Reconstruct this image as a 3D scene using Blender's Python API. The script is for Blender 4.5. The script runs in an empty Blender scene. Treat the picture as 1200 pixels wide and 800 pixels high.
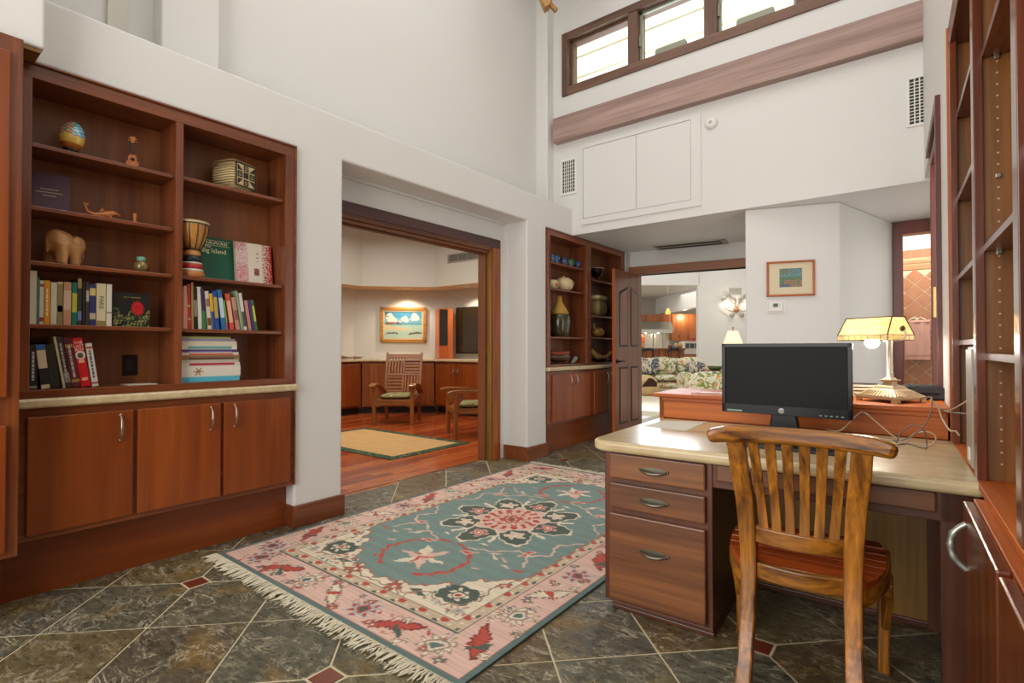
import bpy, bmesh, math, random
import numpy as np
from mathutils import Vector, Matrix
random.seed(7)
R = math.radians
SC = bpy.context.scene
COL = SC.collection

# ------------------------------------------------------------------ camera, world, lights, exposure
CAM_H, YAW, PITCH, FPX = 1.16, R(38.05), R(0.75), 612.0
cd = bpy.data.cameras.new('camera'); co = bpy.data.objects.new('camera', cd); COL.objects.link(co)
cd.sensor_width = 36.0; cd.lens = FPX / 1200.0 * 36.0; cd.clip_start = 0.02; cd.clip_end = 200
co.location = (0, 0, CAM_H); co.rotation_euler = (R(90) + PITCH, 0, YAW)
SC.camera = co
SC.view_settings.view_transform = 'Standard'; SC.view_settings.look = 'None'
SC.view_settings.gamma = 1.0; SC.view_settings.use_curve_mapping = False
SC.view_settings.exposure = 0.3
w = bpy.data.worlds.new('world'); SC.world = w; w.use_nodes = True
bg = w.node_tree.nodes['Background']; bg.inputs[0].default_value = (1.0, 0.985, 0.955, 1); bg.inputs[1].default_value = .75

def area(name, loc, rot, sx, sy, power, col=(1, 1, 1)):
    l = bpy.data.lights.new(name, 'AREA'); l.shape = 'RECTANGLE'; l.size = sx; l.size_y = sy
    l.energy = power; l.color = col
    o = bpy.data.objects.new(name, l); COL.objects.link(o); o.location = loc; o.rotation_euler = rot
    return o
def point(name, loc, power, col=(1, .8, .55), rad=.03):
    l = bpy.data.lights.new(name, 'POINT'); l.energy = power; l.color = col; l.shadow_soft_size = rad
    o = bpy.data.objects.new(name, l); COL.objects.link(o); o.location = loc; return o
def spot(name, loc, power, ang=90, col=(1, .85, .65)):
    l = bpy.data.lights.new(name, 'SPOT'); l.energy = power; l.color = col; l.spot_size = R(ang); l.spot_blend = .6; l.shadow_soft_size = .03
    o = bpy.data.objects.new(name, l); COL.objects.link(o); o.location = loc; return o
area('room_fill_top', (-1.6, 2.4, 5.5), (0, 0, 0), 3.2, 3.6, 44, (1, .975, .94))  # added area lamp under the closed ceiling, brightens the whole room
area('rear_fill', (-1.6, -2.2, 2.0), (R(88), 0, 0), 3.6, 2.8, 120, (1, .955, .89))  # unseen area lamp added behind the camera as frontal fill
area('study_fill', (-5.6, 4.0, 3.1), (0, 0, 0), 2.8, 3.2, 78, (1, .96, .90))  # unseen area lamp added below the study ceiling to light its walls
area('living_window_light', (-4.6, 9.6, 2.5), (R(-60), 0, R(28)), 2.6, 1.8, 140, (.86, .93, 1))
area('living_fill', (-3.2, 11.8, 4.6), (0, 0, R(38)), 7, 6, 100, (1, .99, .97))  # unseen area lamp added to light the living room, no fitting modelled
area('kitchen_fill', (-7.6, 17.4, 3.2), (0, 0, R(38)), 5, 3, 80, (1, .95, .88))  # added area lamp over the kitchen, no fitting modelled
area('corridor_fill', tuple(Matrix.Rotation(R(2), 4, 'Z') @ Vector((.36, 5.85, 1.35))), (R(90), 0, R(92)), 1.3, 2.0, 4.2, (1, .98, .95))  # unseen area lamp added to brighten the angled corridor wall
area('bath_light', (-.1, 7.25, 2.64), (0, 0, 0), .9, .4, 15, (1, .93, .85))

# ------------------------------------------------------------------ pixel -> point on a real plane (the camera solved from the photo)
_F = Vector((-math.sin(YAW) * math.cos(PITCH), math.cos(YAW) * math.cos(PITCH), math.sin(PITCH)))
_R = Vector((math.cos(YAW), math.sin(YAW), 0)); _U = _R.cross(_F); _O = Vector((0, 0, CAM_H))
def ray(u, v): return _F + _R * ((u - 600) / FPX) - _U * ((v - 400) / FPX)
def onX(u, v, x): d = ray(u, v); return _O + d * (x / d.x)
def onY(u, v, y): d = ray(u, v); return _O + d * (y / d.y)
def onZ(u, v, z=0.): d = ray(u, v); return _O + d * ((z - CAM_H) / d.z)
def onD(u, v, dep): return _O + ray(u, v) * dep
def onP(u, v, p0, n): d = ray(u, v); n = Vector(n); return _O + d * ((Vector(p0) - _O).dot(n) / d.dot(n))

# ------------------------------------------------------------------ materials
def lin(h):
    h = h.lstrip('#'); o = []
    for i in (0, 2, 4):
        c = int(h[i:i + 2], 16) / 255; o.append(c / 12.92 if c <= .04045 else ((c + .055) / 1.055) ** 2.4)
    return (*o, 1)
MATS = {}
class NT:
    def __init__(s, name):
        s.m = bpy.data.materials.new(name); s.m.use_nodes = True; s.t = s.m.node_tree
        s.b = s.t.nodes['Principled BSDF']
    def n(s, typ, **k):
        x = s.t.nodes.new(typ)
        for a, v in k.items():
            if a.startswith('_'): x.inputs[a[1:].replace('_', ' ')].default_value = v
            else: setattr(x, a, v)
        return x
    def l(s, a, b): s.t.links.new(a, b)
    def ramp(s, fac, stops, interp='LINEAR'):
        r = s.n('ShaderNodeValToRGB'); e = r.color_ramp.elements; r.color_ramp.interpolation = interp
        while len(e) < len(stops): e.new(.5)
        for x, (p, c) in zip(e, stops): x.position = p; x.color = lin(c) if isinstance(c, str) else c
        s.l(fac, r.inputs[0]); return r
    def coord(s, scale=(1, 1, 1), kind='Object', rot=(0, 0, 0), rnd=False):
        tc = s.n('ShaderNodeTexCoord'); mp = s.n('ShaderNodeMapping'); mp.inputs['Scale'].default_value = scale; mp.inputs['Rotation'].default_value = rot
        s.l(tc.outputs[kind], mp.inputs[0])
        if rnd:
            oi = s.n('ShaderNodeObjectInfo'); vm = s.n('ShaderNodeVectorMath', operation='SCALE'); vm.inputs[0].default_value = (37., 19., 53.)
            s.l(oi.outputs['Random'], vm.inputs['Scale']); s.l(vm.outputs[0], mp.inputs['Location'])
        return mp.outputs[0]
    def noise(s, vec, scale, detail=4, rough=.55, dist=0):
        x = s.n('ShaderNodeTexNoise'); x.inputs['Scale'].default_value = scale; x.inputs['Detail'].default_value = detail
        x.inputs['Roughness'].default_value = rough; x.inputs['Distortion'].default_value = dist
        s.l(vec, x.inputs['Vector']); return x.outputs['Fac']
    def mix(s, fac, a, b, mode='MIX'):
        x = s.n('ShaderNodeMix', data_type='RGBA', blend_type=mode)
        if isinstance(fac, (int, float)): x.inputs[0].default_value = fac
        else: s.l(fac, x.inputs[0])
        for v, i in ((a, 6), (b, 7)):
            if isinstance(v, str): x.inputs[i].default_value = lin(v)
            elif isinstance(v, tuple): x.inputs[i].default_value = v
            else: s.l(v, x.inputs[i])
        return x.outputs[2]
    def bump(s, h, st=.2, d=.01):
        x = s.n('ShaderNodeBump'); x.inputs['Strength'].default_value = st; x.inputs['Distance'].default_value = d
        s.l(h, x.inputs['Height']); s.l(x.outputs[0], s.b.inputs['Normal'])
    def fin(s, color=None, rough=.5, metal=0, coat=0, **k):
        if color is not None:
            if isinstance(color, (str, tuple)): s.b.inputs['Base Color'].default_value = lin(color) if isinstance(color, str) else color
            else: s.l(color, s.b.inputs['Base Color'])
        s.b.inputs['Roughness'].default_value = rough; s.b.inputs['Metallic'].default_value = metal
        s.b.inputs['Coat Weight'].default_value = coat; s.b.inputs['Coat Roughness'].default_value = .15
        for a, v in k.items(): s.b.inputs[a.replace('_', ' ')].default_value = v
        return s.m
def plain(name, col, rough=.5, metal=0, var=.0, coat=0, **k):
    if name in MATS: return MATS[name]
    t = NT(name)
    if var:
        f = t.noise(t.coord((1, 1, 1), rnd=True), 9, 3)
        c = t.mix(f, tuple(x * (1 - var) for x in lin(col)[:3]) + (1,), tuple(min(1, x * (1 + var)) for x in lin(col)[:3]) + (1,))
        m = t.fin(c, rough, metal, coat, **k)
    else: m = t.fin(col, rough, metal, coat, **k)
    MATS[name] = m; return m
def wood(name, dark, light, axis='z', sc=1.0, rough=.36, coat=.15, stretch=.06, mid=None, spread=.5, grain=.75):
    if name in MATS: return MATS[name]
    t = NT(name); s = [14 * sc] * 3; s['xyz'.index(axis)] = 14 * sc * stretch
    v = t.coord(tuple(s), rnd=True)
    f1 = t.noise(v, 1.0, 3, .55, .6); s2 = [70 * sc] * 3; s2['xyz'.index(axis)] = 70 * sc * .035
    f2 = t.noise(t.coord(tuple(s2), rnd=True), 1.0, 4, .6)
    r1 = t.ramp(f1, [(.5 - spread / 2, dark), (.5 + spread / 2, light)])
    r2 = t.ramp(f2, [(.3, (.62, .6, .58, 1)), (.62, (1.08, 1.06, 1.05, 1))])
    c = t.mix(grain, r1.outputs[0], r2.outputs[0], 'MULTIPLY')
    oi = t.n('ShaderNodeObjectInfo'); rr = t.ramp(oi.outputs['Random'], [(0, (.86, .86, .86, 1)), (1, (1.12, 1.12, 1.12, 1))])
    c = t.mix(1.0, c, rr.outputs[0], 'MULTIPLY')
    t.bump(f2, .08, .004)
    MATS[name] = t.fin(c, rough, 0, coat); return MATS[name]
def vcol(name, rough=.8, bump=0, coat=0, metal=0):
    if name in MATS: return MATS[name]
    t = NT(name); a = t.n('ShaderNodeVertexColor', layer_name='Col'); c = a.outputs[0]
    if bump:
        f = t.noise(t.coord((1, 1, 1)), 220, 2); t.bump(f, bump, .003)
        g = t.noise(t.coord((8, 90, 8)), 1, 3); c = t.mix(.35, c, t.ramp(g, [(.3, (.75, .75, .75, 1)), (.7, (1.1, 1.1, 1.1, 1))]).outputs[0], 'MULTIPLY')
    MATS[name] = t.fin(c, rough, metal, coat); return MATS[name]

t = NT('white_paint'); f = t.noise(t.coord(), 1.3, 3); t.bump(t.noise(t.coord(), 120, 2), .04, .002)
MATS['white_paint'] = t.fin(t.mix(f, (.71, .70, .675, 1), (.74, .73, .705, 1)), .55)
WHITE = MATS['white_paint']
MAH = {a: wood('mahogany_' + a, '#742f0c', '#a4531c', a, .7, spread=.7, grain=.4) for a in 'xyz'}
MAHF = {a: wood('mahogany_frame_' + a, '#643018', '#8e4f2c', a, 1.2, .3, .25) for a in 'xyz'}  # pinker than the doors: sky reflection put into the frame colour
MAHD = {a: wood('mahogany_inner_' + a, '#63331a', '#9a5f34', a, .5, .45, .05, grain=.4) for a in 'xyz'}
RED = {a: wood('redwood_' + a, '#983f08', '#d07018', a, .8, .5, 0, grain=.5) for a in 'xyz'}
RMAH = {a: wood('koa_' + a, '#7a3610', '#b4662c', a, 1.2, .35, .2) for a in 'xyz'}
DSK = {a: wood('desk_wood_' + a, '#4c2a16', '#8c5832', a, .9, .33, .25) for a in 'xyz'}
DSKD = {a: wood('desk_frame_' + a, '#402012', '#6c3c26', a, 1.2, .35, .2) for a in 'xyz'}
OLIVE = {a: wood('modesty_wood_' + a, '#6b4a1a', '#a07836', a, .7, .45, .1) for a in 'xyz'}
TEAK = {a: wood('teak_' + a, '#4a2206', '#c07c24', a, 2.3, .30, .25, .05, spread=.4, grain=.9) for a in 'xyz'}
SEATW = wood('teak_seat_x', '#7a2a08', '#b4521c', 'x', .9, .3, .3)
BEAMW = wood('beam_wood_x', '#967a72', '#bda198', 'x', .7, .55, 0, .04)
WINW = {a: wood('window_wood_' + a, '#5f4438', '#80604f', a, 1.0, .5, 0) for a in 'xyz'}
CHW = {a: wood('armchair_wood_' + a, '#6a360e', '#b06c2c', a, 1.4, .4, .1) for a in 'xyz'}
ORG = {a: wood('orange_wood_' + a, '#a8501c', '#c86a2c', a, .8, .35, .2) for a in 'xyz'}
KITW = {a: wood('kitchen_wood_' + a, '#84441f', '#b4703e', a, .6, .4, .1) for a in 'xyz'}
t = NT('limestone'); f = t.noise(t.coord((1, 1, 1)), 14, 5); g = t.noise(t.coord((3, 14, 14)), 2, 4)
MATS['limestone'] = t.fin(t.mix(.5, t.ramp(f, [(.3, '#b8a07a'), (.7, '#d6c49c')]).outputs[0], t.ramp(g, [(.35, '#b59a6c'), (.65, '#dccba2')]).outputs[0]), .28, coat=.25)
STONE = MATS['limestone']
# slate: grey-green to brown cleft stone with pale wandering fissures, different on each tile
t = NT('slate'); vv = t.coord((1, 1, 1), rnd=True); oi = t.n('ShaderNodeObjectInfo')
base = t.ramp(oi.outputs['Random'], [(0, '#5e5c4c'), (.22, '#6e6d5c'), (.42, '#544c44'), (.6, '#7e7048'), (.78, '#666452'), (1, '#70593a')])
sv = t.coord((1, 2.2, 1), rnd=True)
f = t.noise(sv, 13, 12, .78, .9); g = t.noise(vv, 3.2, 5, .6, .6); h = t.noise(vv, 30, 6, .7)
c = t.mix(1.0, base.outputs[0], t.ramp(f, [(.30, (.16, .16, .15, 1)), (.46, (.62, .62, .60, 1)), (.58, (1.0, 1.0, .98, 1)), (.74, (1.7, 1.65, 1.5, 1))]).outputs[0], 'MULTIPLY')
c = t.mix(t.ramp(g, [(.54, (0, 0, 0, 1)), (.70, (.6, .6, .6, 1))]).outputs[0], c, t.mix(1.0, '#a58238', t.ramp(h, [(.35, (.35, .35, .35, 1)), (.65, (1.1, 1.1, 1.1, 1))]).outputs[0], 'MULTIPLY'))
def vein(sc, wd, g0, rot, seed):
    q = t.noise(t.coord((1, 1.9, 1), rot=(0, 0, rot), rnd=True), sc, 7, .62, .9); k = t.noise(vv, sc * 1.1 + seed, 2)
    return t.mix(1., t.ramp(q, [(.5 - wd, (0, 0, 0, 1)), (.5, (1, 1, 1, 1)), (.5 + wd, (0, 0, 0, 1))]).outputs[0], t.ramp(k, [(g0, (0, 0, 0, 1)), (g0 + .07, (1, 1, 1, 1))]).outputs[0], 'MULTIPLY')
c = t.mix(vein(3.0, .010, .46, .5, 1.3), c, '#c9bfa6'); c = t.mix(vein(7.5, .016, .47, -.4, 2.1), c, '#b3a98e'); c = t.mix(vein(15, .022, .51, .2, .7), c, '#a39a80')
t.bump(f, .7, .014); rr = t.ramp(f, [(.3, (.22, .22, .22, 1)), (.7, (.40, .40, .40, 1))])
MATS['slate'] = t.fin(c, .35); t.l(rr.outputs[0], t.b.inputs['Roughness'])
GROUT = plain('grout', '#cdbf9e', .8, var=.15)
TERRA = plain('red_inset', '#6e2f1e', .4, var=.2)
# study floor boards
t = NT('cherry_boards'); a = t.n('ShaderNodeVertexColor', layer_name='Col'); f = t.noise(t.coord((40, 2.2, 40)), 1, 4)
MATS['cherry_boards'] = t.fin(t.mix(.7, a.outputs[0], t.ramp(f, [(.3, (.6, .55, .5, 1)), (.7, (1.15, 1.1, 1.1, 1))]).outputs[0], 'MULTIPLY'), .2, coat=.3)
t = NT('pale_carpet'); f = t.noise(t.coord(), 60, 3); MATS['pale_carpet'] = t.fin(t.ramp(f, [(.3, '#c9bda6'), (.7, '#ded4c0')]).outputs[0], .9)
t = NT('jute'); f = t.noise(t.coord((2, 30, 2)), 2, 4); MATS['jute'] = t.fin(t.ramp(f, [(.3, '#b48a52'), (.7, '#d0a970')]).outputs[0], .9)
t = NT('green_band'); f = t.noise(t.coord(), 22, 3); MATS['green_band'] = t.fin(t.ramp(f, [(.4, '#1e3a28'), (.58, '#2c4a30'), (.66, '#a08a4c')]).outputs[0], .9)
t = NT('chair_fabric'); f = t.noise(t.coord(), 30, 2, .5, 1.5); MATS['chair_fabric'] = t.fin(t.ramp(f, [(.42, '#4c4c28'), (.5, '#a89a66'), (.6, '#6c6a3a'), (.7, '#c9bd8c')]).outputs[0], .9)
t = NT('tropical_fabric')
f = t.noise(t.coord((1, 1, 1), rnd=True), 4.8, 2, .4, 1.6); g = t.noise(t.coord((1.3, 1, 1), rnd=True), 6.4, 1, .4, .8); h = t.noise(t.coord((1, 1, 1.2), rnd=True), 3.4, 1, .4, 1.2)
c = t.ramp(f, [(.5, '#ddd4bd'), (.54, '#8f9658'), (.6, '#6c7a38'), (.64, '#aab070'), (.67, '#ddd4bd')]).outputs[0]
c = t.mix(t.ramp(g, [(.64, (0, 0, 0, 1)), (.66, (1, 1, 1, 1))]).outputs[0], c, '#d8935a')
c = t.mix(t.ramp(h, [(.66, (0, 0, 0, 1)), (.68, (1, 1, 1, 1))]).outputs[0], c, '#5a6470')
MATS['tropical_fabric'] = t.fin(c, .85)
IRON = plain('nickel', '#a9a698', .32, 1.0); BLACK = plain('black_plastic', '#060607', .25, Specular_IOR_Level=.3); BLK = plain('black_matte', '#17161a', .5)
DARKIRON = plain('dark_iron', '#1c1a18', .5, .6)
PLASTIC = plain('white_plastic', '#e4e3de', .4)
PAPER = plain('paper', '#d9d4c6', .7)
GLASS = plain('glass', '#ffffff', .02, Transmission_Weight=1.0, IOR=1.1)
VOID = plain('dark_void', '#0a0806', .9)

# ------------------------------------------------------------------ mesh builder
ROOTM = {}
class MB:
    def __init__(s): s.v = []; s.f = []; s.sm = []; s.mi = []
    def add(s, vs, fs, smooth=False, m=0):
        o = len(s.v); s.v += [tuple(p) for p in vs]
        for f in fs: s.f.append([o + i for i in f]); s.sm.append(smooth); s.mi.append(m)
        return s
    def box(s, x0, x1, y0, y1, z0, z1, m=0):
        x0, x1 = sorted((x0, x1)); y0, y1 = sorted((y0, y1)); z0, z1 = sorted((z0, z1))
        v = [(x, y, z) for z in (z0, z1) for y in (y0, y1) for x in (x0, x1)]
        return s.add(v, [(0, 2, 3, 1), (4, 5, 7, 6), (0, 1, 5, 4), (2, 6, 7, 3), (0, 4, 6, 2), (1, 3, 7, 5)], False, m)
    def obox(s, c, size, M=None, m=0):
        b = MB().box(-size[0] / 2, size[0] / 2, -size[1] / 2, size[1] / 2, -size[2] / 2, size[2] / 2)
        M = M or Matrix(); c = Vector(c); return s.add([c + M @ Vector(p) for p in b.v], b.f, False, m)
    def beam(s, a, b, w, h, up=(0, 0, 1), m=0):      # bar of rectangular section from a to b
        a = Vector(a); b = Vector(b); d = (b - a).normalized(); u = Vector(up); x = d.cross(u).normalized(); u = x.cross(d)
        v = []
        for p in (a, b):
            for i, j in ((-1, -1), (1, -1), (1, 1), (-1, 1)): v.append(p + x * (i * w / 2) + u * (j * h / 2))
        return s.add(v, [(3, 2, 1, 0), (4, 5, 6, 7), (0, 1, 5, 4), (1, 2, 6, 5), (2, 3, 7, 6), (3, 0, 4, 7)], False, m)
    def sweep(s, pts, ws, hs, up=(0, 0, 1), smooth=True, m=0):      # rectangular section swept along points
        P_ = [Vector(p) for p in pts]; U = Vector(up)
        if not hasattr(ws, '__len__'): ws = [ws] * len(P_)
        if not hasattr(hs, '__len__'): hs = [hs] * len(P_)
        if 2 < len(P_) < 12:           # ease the path through its points
            K, pts, w2, h2 = 5, [], [], []
            for i in range(len(P_) - 1):
                p0, p1, p2, p3 = P_[max(i - 1, 0)], P_[i], P_[i + 1], P_[min(i + 2, len(P_) - 1)]
                for k in range(K):
                    q = k / K; pts.append(.5 * ((2 * p1) + (p2 - p0) * q + (2 * p0 - 5 * p1 + 4 * p2 - p3) * q * q + (3 * p1 - p0 - 3 * p2 + p3) * q ** 3))
                    w2.append(ws[i] + (ws[i + 1] - ws[i]) * q); h2.append(hs[i] + (hs[i + 1] - hs[i]) * q)
            pts.append(P_[-1]); ws = w2 + [ws[-1]]; hs = h2 + [hs[-1]]
        else: pts = P_
        n = len(pts)
        if not hasattr(ws, '__len__'): ws = [ws] * n
        if not hasattr(hs, '__len__'): hs = [hs] * n
        v = []
        for i, p in enumerate(pts):
            d = (pts[min(i + 1, n - 1)] - pts[max(i - 1, 0)]).normalized(); x = d.cross(U).normalized(); u = x.cross(d)
            for a, b in ((-1, -1), (1, -1), (1, 1), (-1, 1)): v.append(p + x * (a * ws[i] / 2) + u * (b * hs[i] / 2))
        f = [(3, 2, 1, 0), tuple(4 * (n - 1) + k for k in range(4))]
        for i in range(n - 1):
            for k in range(4): k2 = (k + 1) % 4; f.append((4 * i + k, 4 * i + k2, 4 * i + 4 + k2, 4 * i + 4 + k))
        return s.add(v, f, False, m)
    def prism(s, poly, ax, a0, a1, m=0):
        n = len(poly)
        def P(p, a): return {'x': (a, p[0], p[1]), 'y': (p[0], a, p[1]), 'z': (p[0], p[1], a)}[ax]
        v = [P(p, a0) for p in poly] + [P(p, a1) for p in poly]
        f = [tuple(range(n))[::-1], tuple(range(n, 2 * n))] + [(i, (i + 1) % n, n + (i + 1) % n, n + i) for i in range(n)]
        return s.add(v, f, False, m)
    def tube(s, pts, r, n=10, caps=True, m=0):
        pts = [Vector(p) for p in pts]; k = len(pts); rs = r if hasattr(r, '__len__') else [r] * k
        v = []; ref = None
        for i, p in enumerate(pts):
            d = (pts[min(i + 1, k - 1)] - pts[max(i - 1, 0)]).normalized()
            if ref is None:
                ref = d.orthogonal().normalized()
            ref = (ref - d * ref.dot(d)).normalized(); b = d.cross(ref)
            for j in range(n): a = 2 * math.pi * j / n; v.append(p + (ref * math.cos(a) + b * math.sin(a)) * rs[i])
        f = []
        for i in range(k - 1):
            for j in range(n): j2 = (j + 1) % n; f.append((i * n + j, i * n + j2, (i + 1) * n + j2, (i + 1) * n + j))
        s.add(v, f, True, m)
        if caps:
            s.add(v[:n], [tuple(range(n))[::-1]], False, m); s.add(v[-n:], [tuple(range(n))], False, m)
        return s
    def lathe(s, prof, c=(0, 0, 0), n=24, m=0):
        v = []; f = []; k = len(prof)
        for r, z in prof:
            for j in range(n): a = 2 * math.pi * j / n; v.append((c[0] + r * math.cos(a), c[1] + r * math.sin(a), c[2] + z))
        for i in range(k - 1):
            for j in range(n): j2 = (j + 1) % n; f.append((i * n + j, i * n + j2, (i + 1) * n + j2, (i + 1) * n + j))
        f.append(tuple(range(n))[::-1]); f.append(tuple((k - 1) * n + j for j in range(n)))
        return s.add(v, f, True, m)
    def ball(s, c, r, n=16, m=0, M=None):
        if not hasattr(r, '__len__'): r = (r, r, r)
        v = []; f = []; k = n // 2 + 1
        for i in range(k):
            th = math.pi * i / (k - 1)
            for j in range(n):
                a = 2 * math.pi * j / n; p = Vector((r[0] * math.sin(th) * math.cos(a), r[1] * math.sin(th) * math.sin(a), r[2] * math.cos(th)))
                if M: p = M @ p
                v.append(Vector(c) + p)
        for i in range(k - 1):
            for j in range(n): j2 = (j + 1) % n; f.append((i * n + j, (i + 1) * n + j, (i + 1) * n + j2, i * n + j2))
        return s.add(v, f, True, m)
    def cushion(s, x0, x1, y0, y1, z0, z1, n=10, p=4.0):     # pillowy box (superellipsoid)
        c = Vector(((x0 + x1) / 2, (y0 + y1) / 2, (z0 + z1) / 2)); r = Vector(((x1 - x0) / 2, (y1 - y0) / 2, (z1 - z0) / 2))
        def sp(a, e): return math.copysign(abs(a) ** (2 / e), a)
        v = []; f = []; k = n + 1; w_ = 2 * n
        for i in range(k):
            th = -math.pi / 2 + math.pi * i / n
            for j in range(w_):
                a = 2 * math.pi * j / w_
                v.append(c + Vector((r.x * sp(math.cos(th), 2.8) * sp(math.cos(a), p), r.y * sp(math.cos(th), 2.8) * sp(math.sin(a), p), r.z * sp(math.sin(th), 2.6))))
        for i in range(k - 1):
            for j in range(w_): j2 = (j + 1) % w_; f.append((i * w_ + j, i * w_ + j2, (i + 1) * w_ + j2, (i + 1) * w_ + j))
        return s.add(v, f, True)
    def build(s, name, mat, parent=None, bevel=0, seg=2, world=False, sub=0):
        me = bpy.data.meshes.new(name)
        vs = s.v
        if world and parent is not None:
            Mi = ROOTM[parent.name].inverted(); vs = [tuple(Mi @ Vector(p)) for p in vs]
        me.from_pydata(vs, [], s.f); me.polygons.foreach_set('use_smooth', s.sm); me.polygons.foreach_set('material_index', s.mi)
        for m in (mat if isinstance(mat, (list, tuple)) else [mat]): me.materials.append(m)
        bm = bmesh.new(); bm.from_mesh(me); bmesh.ops.recalc_face_normals(bm, faces=bm.faces); bm.to_mesh(me); bm.free()
        o = bpy.data.objects.new(name, me); COL.objects.link(o)
        if parent is not None: o.parent = parent; ROOTM[o.name] = ROOTM.get(parent.name, Matrix())
        else: ROOTM[o.name] = Matrix()
        if bevel:
            b = o.modifiers.new('bevel', 'BEVEL'); b.width = bevel; b.segments = seg; b.limit_method = 'ANGLE'; b.angle_limit = R(40)
            b.harden_normals = False
        if sub:
            d = o.modifiers.new('sub', 'SUBSURF'); d.levels = sub; d.render_levels = sub
        return o
def BX(*a, m=0): return MB().box(*a, m=m)
def thing(name, label, cat, loc=(0, 0, 0), rz=0, group=None, rx=0):
    o = bpy.data.objects.new(name, None); COL.objects.link(o); o.empty_display_size = .05
    o.location = loc; o.rotation_euler = (rx, 0, rz)
    ROOTM[o.name] = Matrix.Translation(loc) @ Matrix.Rotation(rz, 4, 'Z') @ Matrix.Rotation(rx, 4, 'X')
    o['label'] = label; o['category'] = cat
    if group: o['group'] = group
    return o
def tag(o, label, cat, group=None):
    o['label'] = label; o['category'] = cat
    if group: o['group'] = group
    return o
def struct(o, label=None):
    o['kind'] = 'structure'
    if label: o['label'] = label
    return o
def place(o, loc, rz=0):
    o.location = loc; o.rotation_euler = (0, 0, rz); ROOTM[o.name] = Matrix.Translation(loc) @ Matrix.Rotation(rz, 4, 'Z'); return o
def center(o):          # move a top-level mesh's origin to its base centre
    me = o.data; n = len(me.vertices); a = np.empty(n * 3); me.vertices.foreach_get('co', a); a = a.reshape(-1, 3)
    c = np.array([(a[:, 0].min() + a[:, 0].max()) / 2, (a[:, 1].min() + a[:, 1].max()) / 2, a[:, 2].min()])
    a -= c; me.vertices.foreach_set('co', a.ravel()); o.location = Vector(c); return o
def copy_tree(o, parent=None):
    c = o.copy(); COL.objects.link(c)
    if parent is not None: c.parent = parent
    ROOTM[c.name] = ROOTM.get(o.name, Matrix())
    for ch in list(o.children): copy_tree(ch, c)
    return c
def grid(name, fn, nu, nv, mat, parent=None, pos=None):
    """nu x nv quads, vertex colours from fn(s,t)->(r,g,b) arrays, positions from pos(s,t)"""
    s, tt = np.meshgrid(np.linspace(0, 1, nu + 1), np.linspace(0, 1, nv + 1))
    P = pos(s, tt); colr = fn(s, tt)
    me = bpy.data.meshes.new(name); nvx = (nu + 1) * (nv + 1)
    i = np.arange(nv)[:, None] * (nu + 1) + np.arange(nu)[None, :]
    q = np.stack([i, i + 1, i + nu + 2, i + nu + 1], -1).reshape(-1, 4)
    me.vertices.add(nvx); me.vertices.foreach_set('co', P.reshape(-1, 3).astype(np.float32).ravel())
    me.loops.add(q.size); me.loops.foreach_set('vertex_index', q.ravel().astype(np.int32))
    me.polygons.add(len(q)); me.polygons.foreach_set('loop_start', np.arange(0, q.size, 4).astype(np.int32))
    me.polygons.foreach_set('loop_total', np.full(len(q), 4, np.int32))
    me.update(); me.validate()
    at = me.color_attributes.new('Col', 'FLOAT_COLOR', 'POINT')
    c4 = np.ones((nvx, 4), np.float32); c4[:, :3] = colr.reshape(-1, 3); at.data.foreach_set('color', c4.ravel())
    me.materials.append(mat); o = bpy.data.objects.new(name, me); COL.objects.link(o)
    if parent is not None: o.parent = parent; ROOTM[o.name] = ROOTM.get(parent.name, Matrix())
    else: ROOTM[o.name] = Matrix()
    return o
def text(body, size, M, parent, mat, name='lettering', align='CENTER', ext=.0004, sx=1.0, world=False):
    """built-in font, M places the text's own XY plane in the parent's coordinates"""
    cu = bpy.data.curves.new('txt', 'FONT'); cu.body = body; cu.size = size; cu.align_x = align; cu.align_y = 'CENTER'; cu.extrude = ext; cu.resolution_u = 2
    o = bpy.data.objects.new('txt', cu); COL.objects.link(o)
    dg = bpy.context.evaluated_depsgraph_get(); me = bpy.data.meshes.new_from_object(o.evaluated_get(dg))
    bpy.data.objects.remove(o); bpy.data.curves.remove(cu)
    me.name = name; me.transform(Matrix.Diagonal((sx, 1, 1, 1)))
    if world and parent is not None: M = ROOTM[parent.name].inverted() @ M
    me.transform(M); me.materials.clear(); me.materials.append(mat)
    r = bpy.data.objects.new(name, me); COL.objects.link(r)
    if parent is not None: r.parent = parent
    return r
def frameM(o, x, y):           # matrix with given origin, x axis and y axis
    x = Vector(x).normalized(); y = Vector(y).normalized(); z = x.cross(y)
    return Matrix(((x.x, y.x, z.x, o[0]), (x.y, y.y, z.y, o[1]), (x.z, y.z, z.z, o[2]), (0, 0, 0, 1)))
def L3(h): return np.array(lin(h)[:3])

# =================================================================== STRUCTURE
XW = -3.20; YB = 5.233; ZS = 2.48
# ---- floor: grout bed, slate tiles with clipped corners for the red insets
floor = struct(center(BX(-3.62, .6, -2.2, 9.25, -.12, -.003).build('floor', GROUT)))
def clip(poly, x0, x1, y0, y1):
    for ax, val, sg in ((0, x0, 1), (0, x1, -1), (1, y0, 1), (1, y1, -1)):
        out = []
        for i in range(len(poly)):
            a = poly[i]; b = poly[(i + 1) % len(poly)]; da = (a[ax] - val) * sg; db = (b[ax] - val) * sg
            if da >= 0: out.append(a)
            if (da >= 0) != (db >= 0): q = da / (da - db); out.append((a[0] + (b[0] - a[0]) * q, a[1] + (b[1] - a[1]) * q))
        poly = out
        if not poly: return poly
    return poly
S1, S2, C1, C2 = .577, .605, -1.18, -2.72           # x+y = C1+S1*k, x-y = C2+S2*m
def node(k, m): a = C1 + S1 * k; b = C2 + S2 * m; return ((a + b) / 2, (a - b) / 2)
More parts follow.
